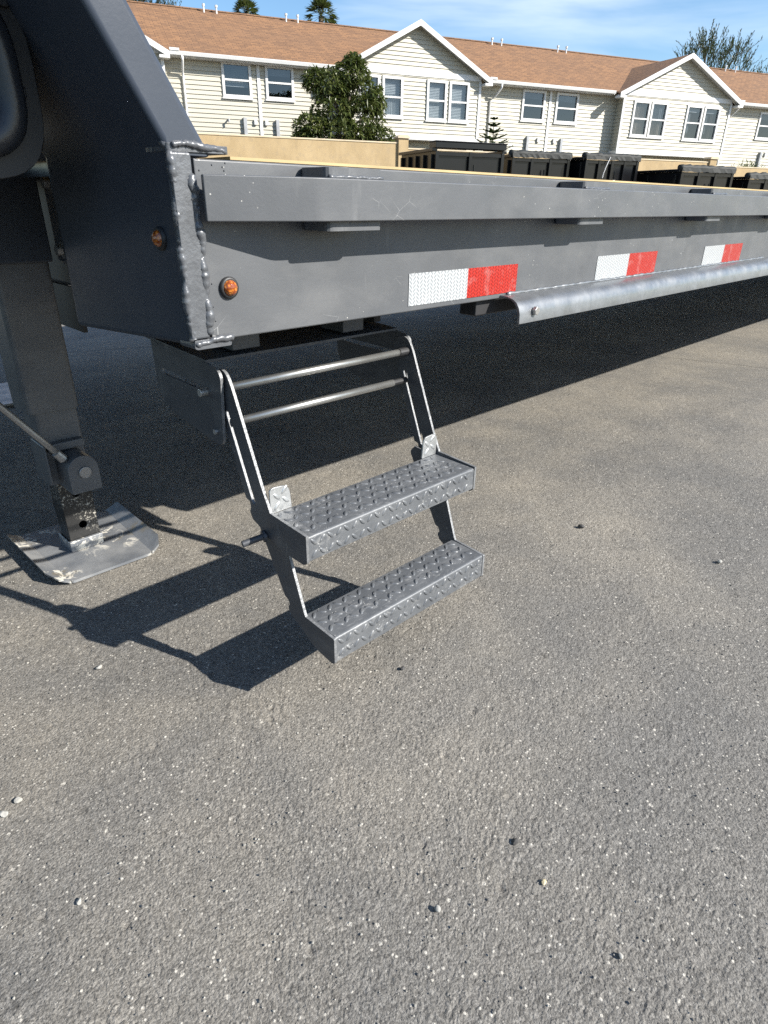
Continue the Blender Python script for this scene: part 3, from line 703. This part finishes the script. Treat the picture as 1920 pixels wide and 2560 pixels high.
# ------------------------------------------------------------------ the flatbed trailer
TR = empty('flatbed_trailer', (0, 0, ZS)); tag(TR, 'grey gooseneck flatbed trailer with fold-out step, side rail and red white tape', 'trailer')
ZB, ZT, LEN, WID = .7915, .9985, 12.0, 2.59
# side beam: a channel section, its flat web outwards
ch = [(0, ZB), (0, ZT), (.085, ZT), (.085, ZT - .012), (.011, ZT - .012), (.011, ZB + .012), (.085, ZB + .012), (.085, ZB)]
beam = MB().prism(ch, 0, .03, LEN).build('side_beam', 'paint', TR, bevel=.0025)
ch2 = [(WID - y, z) for y, z in ch]
MB().prism(ch2, 0, .03, LEN).build('side_beam', 'paint', TR, bevel=.0025)
# front plate and leaning riser of the gooseneck
MB().box(.028, .036, .387, WID - .387, .986, 1.0068).build('gap_cover_strip', 'gloss', TR)  # strip added to block the bright deck edge showing below the riser
rx = lambda z, x0: x0 - .575 * (z - 1.008)
zr = 1.56
def riser(y0, y1, **kw):
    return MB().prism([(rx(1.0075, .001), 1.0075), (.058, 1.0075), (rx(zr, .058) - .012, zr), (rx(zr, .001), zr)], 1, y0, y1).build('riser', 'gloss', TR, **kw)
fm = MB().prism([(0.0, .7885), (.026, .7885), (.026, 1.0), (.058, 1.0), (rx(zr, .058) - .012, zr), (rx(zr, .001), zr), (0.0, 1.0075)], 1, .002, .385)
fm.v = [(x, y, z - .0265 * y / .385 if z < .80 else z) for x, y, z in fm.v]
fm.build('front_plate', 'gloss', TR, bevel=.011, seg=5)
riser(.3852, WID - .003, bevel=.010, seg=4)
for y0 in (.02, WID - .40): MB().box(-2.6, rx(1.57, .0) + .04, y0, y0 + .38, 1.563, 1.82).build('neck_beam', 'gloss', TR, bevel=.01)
for x0 in (-2.6, -1.2): MB().box(x0, x0 + .2, .41, WID - .41, 1.58, 1.80).build('neck_cross_beam', 'gloss', TR, bevel=.01)
MB().box(-2.6, -.32, .0, WID, 1.823, 1.828).build('neck_deck', 'dark', TR)
# seam strip and weld beads on the front corner
strip = MB().prism([(-.002, .797), (.024, .797), (.0275, .90), (.024, .985), (.024, 1.004), (-.002, 1.004)], 1, -.0075, -.0004).build('corner_strip', 'weld', TR, bevel=.003)
MB().prism(rounded([(-.001, .7845), (.053, .7845), (.054, .796), (.001, .7962)], {0: .006, 1: .003}), 1, -.0085, .03).build('corner_foot', 'weld', TR, bevel=.003)
MB().prism(rounded([(-.001, .0), (.079, .0), (.072, .055), (-.001, .055)], .006), 2, 1.0042, 1.0125).build('corner_cap', 'weld', TR, bevel=.003)
def bead(pts, r, seed, n=10, step=.0024, name='weld_bead'):
    rnd = random.Random(seed); P = [Vector(p) for p in pts]; out = []
    for a, b in zip(P[:-1], P[1:]):
        k = max(2, int((b - a).length / step))
        out += [a.lerp(b, i / k) for i in range(k)]
    out.append(P[-1])
    drift = Vector((0, 0, 0)); pp = []; rad = []; ph = rnd.uniform(0, 6)
    for i, p in enumerate(out):
        drift = drift * .85 + Vector((rnd.gauss(0, .0006), rnd.gauss(0, .0003), rnd.gauss(0, .0006))); pp.append(p + drift)
        rad.append(r * (1 + .07 * math.sin(i * 1.6 + ph) + .22 * math.sin(i * .31 + ph * 2) + rnd.gauss(0, .05)))
    rad[0] *= .5; rad[-1] *= .5
    MB().path(pp, rad, n).build(name, 'weld', strip, smooth=True)
bead([(.0005, -.0030, .795), (.0005, -.0032, 1.004)], .0045, 1)
bead([(.0245, -.0042, .80), (.0265, -.0042, .90), (.0235, -.0042, .985)], .0056, 2)
bead([(.002, -.008, .7915), (.028, -.009, .795), (.053, -.008, .7945)], .0040, 3)
bead([(.004, -.002, 1.0105), (.04, -.001, 1.0115), (.076, .001, 1.0075)], .0036, 4)
bead([(.003, .004, 1.012), (.003, .05, 1.012)], .005, 5)
for k in range(9):
    x, z = random.choice([(random.uniform(.03, .085), random.uniform(.985, 1.0)), (random.uniform(.028, .04), random.uniform(.80, .97))])
    MB().tube((x, -.0002, z), (x, -.0012, z), .0011, .0006, 6).build('weld_spatter', 'weld', strip)
# rub rail: flat bar bent outwards from the corner
RT, RB = .982, .9325
xk = .165
rail = [(.026, -.024), (xk, -.068), (LEN, -.068), (LEN, -.0575), (xk + .002, -.0575), (.029, -.0145)]
RAIL = MB().prism(rounded(rail, {1: .012, 4: .012}), 2, RB, RT).build('rub_rail', 'paint', TR, bevel=.0016)
# stake pockets between rail and beam
def pocket(x):
    w = .098
    o = rrect(0, w, -.0572, -.0006, .008, 3); i = rrect(.007, w - .007, -.0505, -.0066, .005, 3)
    p = MB().prism(o, 2, .9205, .9945, [i]).build('stake_pocket', 'paint', TR)
    p.location.x = x
    return p
pk0 = pocket(.182)
k = 1
while .182 + .628 * k < LEN - .2:
    c = pk0.copy(); COL.objects.link(c); c.location.x = .182 + .628 * k; c.parent = TR; k += 1
for k in range(3):
    bx_ = .182 + .628 * k
    m = MB(); rnd = random.Random(k); n = 24
    m.path([(bx_ + .002 + .094 * i / n, -.0585 + rnd.uniform(-.0006, .0006), .9835 + rnd.uniform(-.0006, .0006)) for i in range(n + 1)], [.0026 * (1 + .12 * math.sin(i * 1.5)) for i in range(n + 1)], 7)
    m.build('pocket_weld', 'weld', RAIL, smooth=True)
# deck planks
pw = .142
for k in range(18):
    y = .004 + k * (pw + .0015)
    MB().box((.082 if k == 0 else .040) + .001 * (k % 3), LEN - .02, y, y + pw, ZT + .0008, ZT + .0042 + .0006 * (k % 2)).build('deck_plank', 'wood', TR)
# reflective tape
for k in range(5):
    x = .3965 + k * .6135
    tp = empty('reflective_tape', (x, -.0009, .8515 - .0508), 0, TR)
    MB().box(0, .1524, -.0003, .0003, 0, .0508).build('white_patch', 'tape_w', tp)
    MB().box(.1526, .3046, -.0003, .0003, .0002, .0507).build('red_patch', 'tape_r', tp)
# amber marker lights
def dome(mb, r, h, ax, c, n=16, rings=4):
    vs = []; fs = []
    for j in range(rings):
        a = j / rings * math.pi / 2
        for k in range(n):
            an = 2 * math.pi * k / n; rr = r * math.cos(a); hh = h * math.sin(a); e = (math.cos(an) * rr, math.sin(an) * rr)
            vs.append((c[0] + e[0], c[1] - hh, c[2] + e[1]) if ax == 1 else (c[0] - hh, c[1] + e[0], c[2] + e[1]))
    vs.append((c[0], c[1] - h, c[2]) if ax == 1 else (c[0] - h, c[1], c[2]))
    for j in range(rings - 1):
        for k in range(n): fs.append((j * n + k, j * n + (k + 1) % n, (j + 1) * n + (k + 1) % n, (j + 1) * n + k))
    for k in range(n): fs.append(((rings - 1) * n + k, (rings - 1) * n + (k + 1) % n, rings * n))
    return mb.add(vs, fs)
for ax, c in ((1, (.0605, 0, .855)), (0, (0, .043, .9125))):
    d = Vector((0, -1, 0)) if ax == 1 else Vector((-1, 0, 0)); c = Vector(c)
    b = MB(); n = 20
    prof = [(.0135, -.0002), (.0137, .003), (.0120, .0055), (.0098, .0052)]
    o1 = Vector((1, 0, 0)) if ax == 1 else Vector((0, 1, 0)); o2 = Vector((0, 0, 1)); vs = []
    for (r, h) in prof:
        for q_ in range(n): an = 2 * math.pi * q_ / n; vs.append(c + d * h + o1 * math.cos(an) * r + o2 * math.sin(an) * r)
    b.add(vs, [(j * n + q_, j * n + (q_ + 1) % n, (j + 1) * n + (q_ + 1) % n, (j + 1) * n + q_) for j in range(3) for q_ in range(n)])
    ml = b.build('marker_light', 'rubber', TR, smooth=True); ml['label'] = 'amber bullet marker light in black grommet'
    dome(MB(), .0099, .0075, ax, c + d * .0045).build('lens', 'amber', ml, smooth=True)
# galvanised bent channel under the beam
prof = [(.012, .7905), (-.0008, .7975), (-.018, .7965), (-.030, .7935), (-.0395, .788), (-.046, .779), (-.0495, .768), (-.0505, .750)]
inner = [(y + .0045, z - .0015) if i > 2 else (y, z - .0035) for i, (y, z) in enumerate(prof)]
gal = MB().prism(prof + inner[::-1], 0, .652, 9.6).build('galvanised_channel', 'galv', TR, smooth='angle')
vs = []
for k in range(2):
    x0 = .70 + k * 2.2
    MB().tube((x0, -.0495, .7705), (x0, -.0575, .7705), .0085, n=6).build('bolt', 'zincbolt', gal, bevel=.001)
MB().path([(.672 + i * .01, -.002 + .0008 * math.sin(i * 1.7), .7985) for i in range(150)], [.0035 * (1 + .3 * math.sin(i * 1.9) + .2 * math.sin(i * .7)) for i in range(150)], 6).build('weld_bead', 'galv', gal, smooth=True)
MB().box(.60, .76, .015, .055, .7615, .7905).build('slide_tube', 'dark', TR, bevel=.003)
# underside
for k in range(18):
    x = .55 + k * .61
    MB().box(x, x + .006, .09, WID - .09, ZB + .03, ZT - .004).box(x - .03, x + .036, .09, WID - .09, ZB + .02, ZB + .029).build('cross_member', 'paint', TR)
MB().box(.104, .112, .66, .92, .70, .789).build('gap_cover_plate', 'dark', TR)  # dark plate added to hide sunlit ground between jack and front plate
MB().box(.100, .2, .39, WID - .39, .79, .994).build('front_cross_tube', 'dark', TR, bevel=.01)
for y in (.80, WID - .92): MB().box(.36, LEN - .1, y, y + .12, .68, .79).build('main_rail', 'paint', TR, bevel=.004)
for y in (.10, WID - .36):
    for x in (10.3, 11.2):
        wh = MB().path([(x, y, .585), (x, y + .03, .585), (x, y + .12, .585), (x, y + .2, .585), (x, y + .24, .585)], [.30, .375, .385, .375, .30], 28).build('wheel', 'rubber', TR, smooth=True)
        MB().tube((x, y - .005, .585), (x, y + .245, .585), .21, n=20).build('rim', 'grey_box', wh)
# storage box hanging in front of the riser, with its rounded lid
LY = .18
def lidloop(gx, gz): return rounded([(-.50 + gx, .974 + gz), (-.0645 - gx, .974 + gz), (-.0645 - gx, 1.205 - gz), (-.50 + gx, 1.205 - gz)], {0: .07, 1: .075 - gx * .6, 2: .125 - gx * .6, 3: .1}, 9)
bxs = MB().prism(lidloop(.012, .012), 1, LY + .012, LY + .32).build('storage_box', 'plastic', TR, bevel=.004)
MB().prism(lidloop(0, 0), 1, LY - .004, LY + .011).build('lid_flange', 'rubber', bxs, bevel=.005)
lm = MB()
loops = [(.020, -.006), (.022, -.022), (.027, -.027), (.040, -.027), (.047, -.022), (.052, -.012), (.064, -.010), (.072, -.013)]
rings = [lidloop(g, g) for g, _ in loops]; nn = len(rings[0])
lm.add([(p[0], LY + h, p[1]) for (g, h), r_ in zip(loops, rings) for p in r_], [(j * nn + i, j * nn + (i + 1) % nn, (j + 1) * nn + (i + 1) % nn, (j + 1) * nn + i) for j in range(len(loops) - 1) for i in range(nn)] + [tuple((len(loops) - 1) * nn + i for i in range(nn))])
lm.build('lid', 'plastic', bxs, smooth=True)
for z in (1.065, 1.15): MB().box(-.092, -.080, LY - .010, LY - .0045, z - .006, z + .006).build('lid_clip', 'rubber', bxs, bevel=.002)
MB().tube((-.152, LY - .013, 1.085), (-.152, LY - .022, 1.085), .011, .007, 12).build('lid_stud', 'rubber', bxs)
MB().box(-.45, -.25, LY + .05, LY + .3, 1.2, 1.561).build('box_hanger', 'dark', bxs)

# ------------------------------------------------------------------ fold-out step (part of the trailer)
K = .7866
ATT = (-.0832, -.159, -ZS)
def fit(o):
    o.location = ATT; o.scale = (K, K, K); return o
XL, XR = .2145, .7275
sp = [(.578, .684), (.372, .676), (.312, .668), (.303, .655), (.318, .518), (.335, .512), (.533, .540), (.572, .575)]
slot = rrect(.352, .545, .6145, .6265, .0058, 4)
def slant(pts): return [(y, z + (y - .36) * .02) for y, z in pts]
STEP = fit(MB().prism([(.352, .6735), (.352, .6795), (.60, .691), (.60, .685)], 0, XL - .006, XR + .006).build('folding_step', 'bracket', TR, bevel=.0012))
STEP['label'] = 'two tread fold-out step in grey diamond plate under the side beam'
for a, b in ((XL - .0062, XL), (XR, XR + .0062)):
    MB().prism(rounded(sp, {2: .016, 3: .01, 4: .012, 5: .006, 6: .05, 7: .03}), 0, a, b, [slant(slot)]).build('side_plate', 'bracket', STEP, bevel=.0012, edge='edge')
for x0, x1 in ((.275, .34), (.565, .628)): MB().box(x0, x1, .36, .44, .686, .7465).build('hanger_block', 'bracket', STEP, bevel=.002)
MB().box(.70, .722, .40, .60, .690, .742).build('hanger_block', 'dark', STEP)
MB().tube((XL - .022, .362, .616), (XL + .01, .362, .616), .0078, n=14).build('pivot_pin', 'zincbolt', STEP, bevel=.001)
MB().tube((XL - .012, .338, .540), (XL - .002, .338, .540), .0055, n=8).build('stop_pin', 'zincbolt', STEP)
# upper arms with their slots, one plate with the upper tread end
def arm_outline():
    return rounded([(.300, .6635), (.286, .640), (.209, .455), (.186, .408), (.0735, .401), (.0735, .343), (.084, .336), (.150, .337), (.198, .350), (.232, .366),
                    (.250, .372), (.258, .388), (.252, .398), (.256, .411), (.268, .414), (.350, .630), (.345, .655), (.322, .668)], {0: .02, 1: .01, 5: .004, 6: .004, 9: .01, 12: .008, 15: .02, 16: .015, 17: .015})
sl_ = [(.302, .583), (.308, .588), (.315, .583), (.247, .412), (.240, .408), (.2345, .415)]
for a, b in ((XL + .004, XL + .0102), (XR - .0102, XR - .004)):
    MB().prism(arm_outline(), 0, a, b, [sl_]).build('upper_arm', 'bracket', STEP, bevel=.0009, edge='edge')
la = [(.222, .405), (.190, .396), (.146, .333), (.103, .209), (.0995, .2035), (.0105, .197), (.0105, .137), (.020, .134), (.070, .141), (.132, .176), (.150, .186), (.158, .200), (.151, .208), (.156, .219), (.166, .222), (.262, .395), (.245, .412)]
for a, b in ((XL + .0125, XL + .0187), (XR - .0325, XR - .0263)):
    MB().prism(rounded(la, {0: .006, 5: .003, 6: .004, 8: .02, 9: .01, 11: .006, 15: .01}), 0, a, b).build('lower_arm', 'bracket', STEP, bevel=.0009, edge='edge')
XLi, XRi = XL + .0104, XR - .0104
for z, y, r in ((.634, .302, .0080), (.5635, .304, .0080)):
    rod = MB().tube((XLi, y, z), (XRi - .045 * (z < .6), y, z), r, n=16).build('cross_rod', 'zinc', STEP, smooth=False); rod.data.shade_smooth()
    if z < .6: MB().tube((XRi - .0448, y, z), (XRi, y, z), r * .95, n=14).build('rod_end', 'rubber', STEP)
    else: MB().tube((XRi - .03, y, z), (XRi, y, z), r * 1.25, n=14).build('rod_end', 'rubber', STEP)
MB().tube((XL - .045, .218, .345), (XL + .014, .205, .352), .0068, n=12).build('lock_pin', 'bracket', STEP, bevel=.001)
MB().tube((XL - .002, .2095, .3495), (XL + .0035, .208, .3502), .0125, n=12).build('lock_collar', 'bracket', STEP)
# diamond-plate treads
def lug(mb, c, ax, nr, L=.0135, w=.0042, h=.0016):
    c = Vector(c); ax = Vector(ax); nr = Vector(nr); sd = nr.cross(ax); vs = []; n = 10
    for s_, hh in ((1.0, -.0001), (.80, .65), (.42, .95)):
        for k in range(n):
            an = 2 * math.pi * k / n
            vs.append(c + ax * L * s_ * math.cos(an) + sd * w * s_ * math.sin(an) + nr * (h * hh if hh > 0 else -.0001))
    vs.append(c + nr * h)
    fs = [(j * n + k, j * n + (k + 1) % n, (j + 1) * n + (k + 1) % n, (j + 1) * n + k) for j in range(2) for k in range(n)] + [(2 * n + k, 2 * n + (k + 1) % n, 3 * n) for k in range(n)]
    mb.add(vs, fs)
def tread(x0, x1, yf, zf, yb, zb, hgt, seed):
    rnd = random.Random(seed)
    t = .0042
    o = [(yb, zb), (yf, zf), (yf, zf - hgt), (yf + t, zf - hgt), (yf + t, zf - t), (yb, zb - t)]
    T = MB().prism(rounded(o, {1: .0065, 4: .003}, 5), 0, x0, x1).build('step_tread', 'tread', STEP, bevel=.0006)
    Lm = MB(); P = .0205; Q = .0265
    d = Vector((0, yf - yb, zf - zb)); ln = d.length; d.normalize(); nr = Vector((1, 0, 0)).cross(d); nr = nr if nr.z > 0 else -nr
    for i in range(int(ln / Q) + 1):
        for j in range(int((x1 - x0) / P) + 1):
            s_ = .013 + i * Q; x = x0 + .012 + j * P
            if s_ > ln - .010 or x > x1 - .010: continue
            sg = 1 if (i + j) % 2 else -1
            lug(Lm, Vector((x, yb, zb)) + d * s_ + nr * .00005, (Vector((1, 0, 0)) * .70 + d * .71 * sg).normalized(), nr, .0106, .0041, .0022)
    for i in range(2):
        for j in range(int((x1 - x0) / P) + 1):
            z = zf - .014 - i * Q; x = x0 + .012 + j * P
            if z < zf - hgt + .009 or x > x1 - .01: continue
            sg = 1 if (i + j) % 2 else -1
            lug(Lm, (x, yf, z), Vector((.70, 0, .71 * sg)).normalized(), (0, -1, 0), .0106, .0041, .0022)
    Lm.build('tread_lugs', 'tread', STEP, smooth=True)
    return T
tread(XLi + .0004, XRi - .0004, .0745, .3975, .194, .4005, .052, 1)
tread(XL + .0191, XR - .0329, .0115, .1975, .108, .2015, .058, 2)
for x0, x1 in ((XLi + .001, XLi + .052), (XRi - .052, XRi - .001)):
    ear = rounded([(x0, .401), (x1, .401), (x1 - .004, .452), (x0, .456)] if x0 < .4 else [(x0, .401), (x1, .401), (x1, .456), (x0 + .004, .452)], {2: .018, 3: .012})
    MB().prism(ear, 1, .1935, .1975).build('tread_ear', 'ear', STEP, bevel=.0008)
    lm2 = MB()
    for (fx, fz, sg) in ((.3, .414, 1), (.72, .422, -1), (.32, .434, -1), (.68, .444, 1)):
        lug(lm2, (x0 + (x1 - x0) * fx, .1935, fz), Vector((.7, 0, .7 * sg)), (0, -1, 0), .011)
    lm2.build('ear_lugs', 'ear', STEP, smooth=True)

# ------------------------------------------------------------------ landing jack (part of the trailer)
JACK = fit(MB().prism(rrect(.052, .184, 1.03, 1.16, .012, 4), 2, .441, 1.004).build('landing_jack', 'paint', TR)); JACK['label'] = 'square drop-leg landing jack standing on a foot plate'
MB().prism(rrect(.068, .180, 1.041, 1.149, .009, 3), 2, .232, .4409, ).build('inner_tube', 'paint', JACK)
hl = lambda x, z, r: [(x + r * math.cos(2 * math.pi * k / 14), z + r * math.sin(2 * math.pi * k / 14)) for k in range(14)]
lg = MB()
lg.prism([(.087, .012), (.174, .012), (.174, .2319), (.087, .2319)], 1, 1.052, 1.058, [hl(.131, .085, .0115), hl(.131, .188, .0125)])
lg.box(.087, .093, 1.0581, 1.134, .012, .2319).box(.168, .174, 1.0581, 1.134, .012, .2319).box(.0931, .1679, 1.128, 1.134, .012, .2319)
lg.build('drop_leg', 'leg', JACK, bevel=.001)
fx0, fx1, fy0, fy1 = -.030, .305, .885, 1.258
fo = rounded([(fx0 + .05, fy0), (fx1 - .05, fy0), (fx1 - .035, fy1), (fx0 + .035, fy1)], {0: .012, 1: .012})
FOOT = MB().prism(fo, 2, .003, .011).build('foot_plate', 'foot', JACK)
w0 = MB()
w0.add([(fx0 + .0498, fy0 + .002, .0108), (fx0 + .0352, fy1 - .0005, .0108), (fx0 - .004, fy1 - .01, .034), (fx0 + .004, fy0 + .05, .034), (fx0 + .022, fy0 + .012, .024),
        (fx0 + .0498, fy0 + .002, .0035), (fx0 + .0352, fy1 - .0005, .0035), (fx0 - .003, fy1 - .01, .027), (fx0 + .005, fy0 + .05, .027), (fx0 + .023, fy0 + .012, .017)],
       [(0, 1, 2, 3, 4), (9, 8, 7, 6, 5), (1, 6, 7, 2), (2, 7, 8, 3), (3, 8, 9, 4), (4, 9, 5, 0)])
w0.build('foot_flange', 'foot', JACK)
w1 = MB()
w1.add([(fx1 - .0498, fy0 + .002, .0108), (fx1 - .0352, fy1 - .0005, .0108), (fx1 + .004, fy1 - .01, .034), (fx1 - .004, fy0 + .05, .034), (fx1 - .022, fy0 + .012, .024),
        (fx1 - .0498, fy0 + .002, .0035), (fx1 - .0352, fy1 - .0005, .0035), (fx1 + .003, fy1 - .01, .027), (fx1 - .005, fy0 + .05, .027), (fx1 - .023, fy0 + .012, .017)],
       [(4, 3, 2, 1, 0), (5, 6, 7, 8, 9), (2, 7, 6, 1), (3, 8, 7, 2), (4, 9, 8, 3), (0, 5, 9, 4)])
w1.build('foot_flange', 'foot', JACK)
MB().box(.080, .1765, 1.040, 1.0515, .0112, .045).box(.0805, .0865, 1.0517, 1.14, .0112, .04).box(.1745, .1805, 1.0517, 1.14, .0112, .04).build('foot_collar', 'foot', JACK, bevel=.003)
arch = [(.092, .228), (.172, .228)] + [(.132 + .040 * math.cos(a), .292 + .040 * math.sin(a)) for a in [math.pi * k / 12 for k in range(13)]]
archi = [(.099, .235), (.165, .235)] + [(.132 + .033 * math.cos(a), .290 + .033 * math.sin(a)) for a in [math.pi * k / 12 for k in range(13)]]
hs = MB().prism(arch, 1, .945, 1.0405).build('pin_housing', 'paint', JACK, bevel=.002)
MB().tube((.134, .9445, .285), (.134, .939, .285), .0165, n=18).build('plunger_pin', 'bolt', JACK, bevel=.002)
MB().box(.076, .172, 1.016, 1.0408, .3335, .356).box(.060, .0675, 1.0, 1.10, .25, .36).build('housing_bracket', 'paint', JACK, bevel=.004)
MB().path([(.10, .972, .322), (.04, .970, .408), (-.02, .967, .495), (-.30, .955, .90), (-.34, .953, .93)], [.0085] * 5, 10).build('pull_rod', 'bolt', JACK, smooth=True)
MB().tube((.096, .974, .325), (.081, .973, .347), .013, .0115, 12).build('rod_boss', 'bolt', JACK)
# jack mount: wide plate with bolted flange
mt = fit(MB().box(-.34, .186, 1.006, 1.0295, .812, 1.016).build('jack_mount_plate', 'gloss', TR, bevel=.004))
fl = MB().prism(rounded([(.90, .835), (.925, .806), (1.028, .806), (1.028, 1.014), (.925, 1.014), (.90, .985)], .01), 0, .213, .223).build('bolted_flange', 'gloss', mt, bevel=.002)
MB().prism(rounded([(.91, .845), (.93, .815), (1.005, .815), (1.005, 1.01), (.93, 1.01), (.91, .98)], .01), 0, .198, .206).build('bolted_flange', 'gloss', mt, bevel=.002)
for z in (.985, .842):
    MB().tube((.1975, .955, z), (.194, .955, z), .019, n=18).build('washer', 'bolt', mt)
    MB().tube((.1938, .955, z), (.180, .955, z), .0135, n=6).build('hex_bolt', 'bolt', mt, bevel=.0015)

# ------------------------------------------------------------------ loose things on the asphalt
sheet = MB().prism(rounded([(.20, 2.02), (.27, 2.02), (.36, 2.375), (.15, 2.36)], .01), 2, .004, .012).build('light_patch_plate', 'galv')  # thin plate added as a stand-in for a light patch on the ground
tag(sheet, 'plate standing in for a light patch on the ground behind the landing jack', 'plate')
def stone(x, y, r, mat, seed, label, name='pebble'):
    x, y, r = K * x - .0832, K * y - .159, K * r
    rnd = random.Random(seed); bm = bmesh.new(); bmesh.ops.create_icosphere(bm, subdivisions=2, radius=1)
    ph = [Vector((rnd.uniform(-1, 1), rnd.uniform(-1, 1), rnd.uniform(-1, 1))).normalized() for _ in range(7)]; cut = [rnd.uniform(.55, .85) for _ in ph]
    for v in bm.verts:
        for n_, c_ in zip(ph, cut):
            dd = v.co.dot(n_)
            if dd > c_: v.co -= n_ * (dd - c_)
        v.co = Vector((v.co.x * r * rnd.uniform(.97, 1.03), v.co.y * r * .8, v.co.z * r * .62))
    me = bpy.data.meshes.new(name); bm.to_mesh(me); bm.free(); me.materials.append(M[mat])
    o = bpy.data.objects.new(name, me); COL.objects.link(o); o.location = (x, y, r * .36); o.rotation_euler = (0, 0, rnd.uniform(0, 6))
    tag(o, label, 'stone', 'loose stones on the asphalt')
stone(-.065, .494, .0085, 'stone', 1, 'pale pebble on the asphalt left of the lower step shadow')
stone(.432, .018, .007, 'stone_d', 2, 'small dark stone just right of the lower step tread')
stone(.257, -.413, .0075, 'stone_d', 3, 'dark stone standing in for a black hole in the lower right asphalt')  # dark stone added where the asphalt has a black hole
stone(.081, -.396, .006, 'stone', 4, 'pale pebble with dark shadow near bottom centre')
stone(-.302, -.012, .006, 'stone', 5, 'grey pebble at lower left of the asphalt')
stone(.219, -.62, .005, 'stone', 6, 'pale pebble at lower right near the frame bottom')
stone(.232, -.485, .0055, 'stone_t', 7, 'tan stone chip at lower right of the asphalt')
stone(1.358, .097, .012, 'stone_d', 8, 'dark speck of gravel right of the upper step')
stone(1.463, -.305, .010, 'stone', 9, 'grey pebble near the right edge of the asphalt')
stone(-.337, .23, .009, 'stone', 10, 'flat pale stone chip at the left edge, lower of two')
stone(-.31, .243, .008, 'stone', 11, 'flat pale stone chip at the left edge, upper of two')
# loose grit, far too many to count
rs = np.random.RandomState(4); n = 15000
px = rs.uniform(-.65, 2.0, n); py = rs.uniform(-.85, 1.1, n)
keep = (py + .75) < 4.0 * rs.rand(n) ** .7 + .1
px, py = px[keep], py[keep]; n = len(px)
rad = .0006 + .0015 * rs.rand(n) ** 3
base = np.array([(1, 0, 0), (.2, .95, 0), (-.9, .4, 0), (-.6, -.8, 0), (.5, -.85, 0), (.1, .05, .75)], float)
faces = [(0, 1, 5), (1, 2, 5), (2, 3, 5), (3, 4, 5), (4, 0, 5)]
an = rs.uniform(0, 6.28, n); ca, sa = np.cos(an), np.sin(an); jit = 1 + .35 * rs.randn(n, 6, 3) * .6
V = base[None] * jit * rad[:, None, None]; X = V[..., 0] * ca[:, None] - V[..., 1] * sa[:, None] + px[:, None]; Y = V[..., 0] * sa[:, None] + V[..., 1] * ca[:, None] + py[:, None]
Z = np.abs(V[..., 2]) + .0002
vv = np.stack([X, Y, Z], -1).reshape(-1, 3); ff = (np.array(faces)[None] + 6 * np.arange(n)[:, None, None]).reshape(-1, 3)
me = bpy.data.meshes.new('loose_grit'); me.vertices.add(len(vv)); me.vertices.foreach_set('co', vv.ravel()); me.loops.add(ff.size); me.loops.foreach_set('vertex_index', ff.ravel().astype(np.int32))
me.polygons.add(len(ff)); me.polygons.foreach_set('loop_start', np.arange(0, ff.size, 3, dtype=np.int32)); me.update(calc_edges=True); me.validate()
tg = NT('grit'); gi = tg.new('ShaderNodeNewGeometry').outputs['Random Per Island']
me.materials.append(tg.set(Base_Color=tg.mix(tg.rng(gi, .35, 1.0), (.13, .125, .115), (.44, .42, .37)), Roughness=.8))
go = bpy.data.objects.new('loose_grit', me); COL.objects.link(go); tag(go, 'fine loose grit scattered over the asphalt', 'grit', kind='stuff')
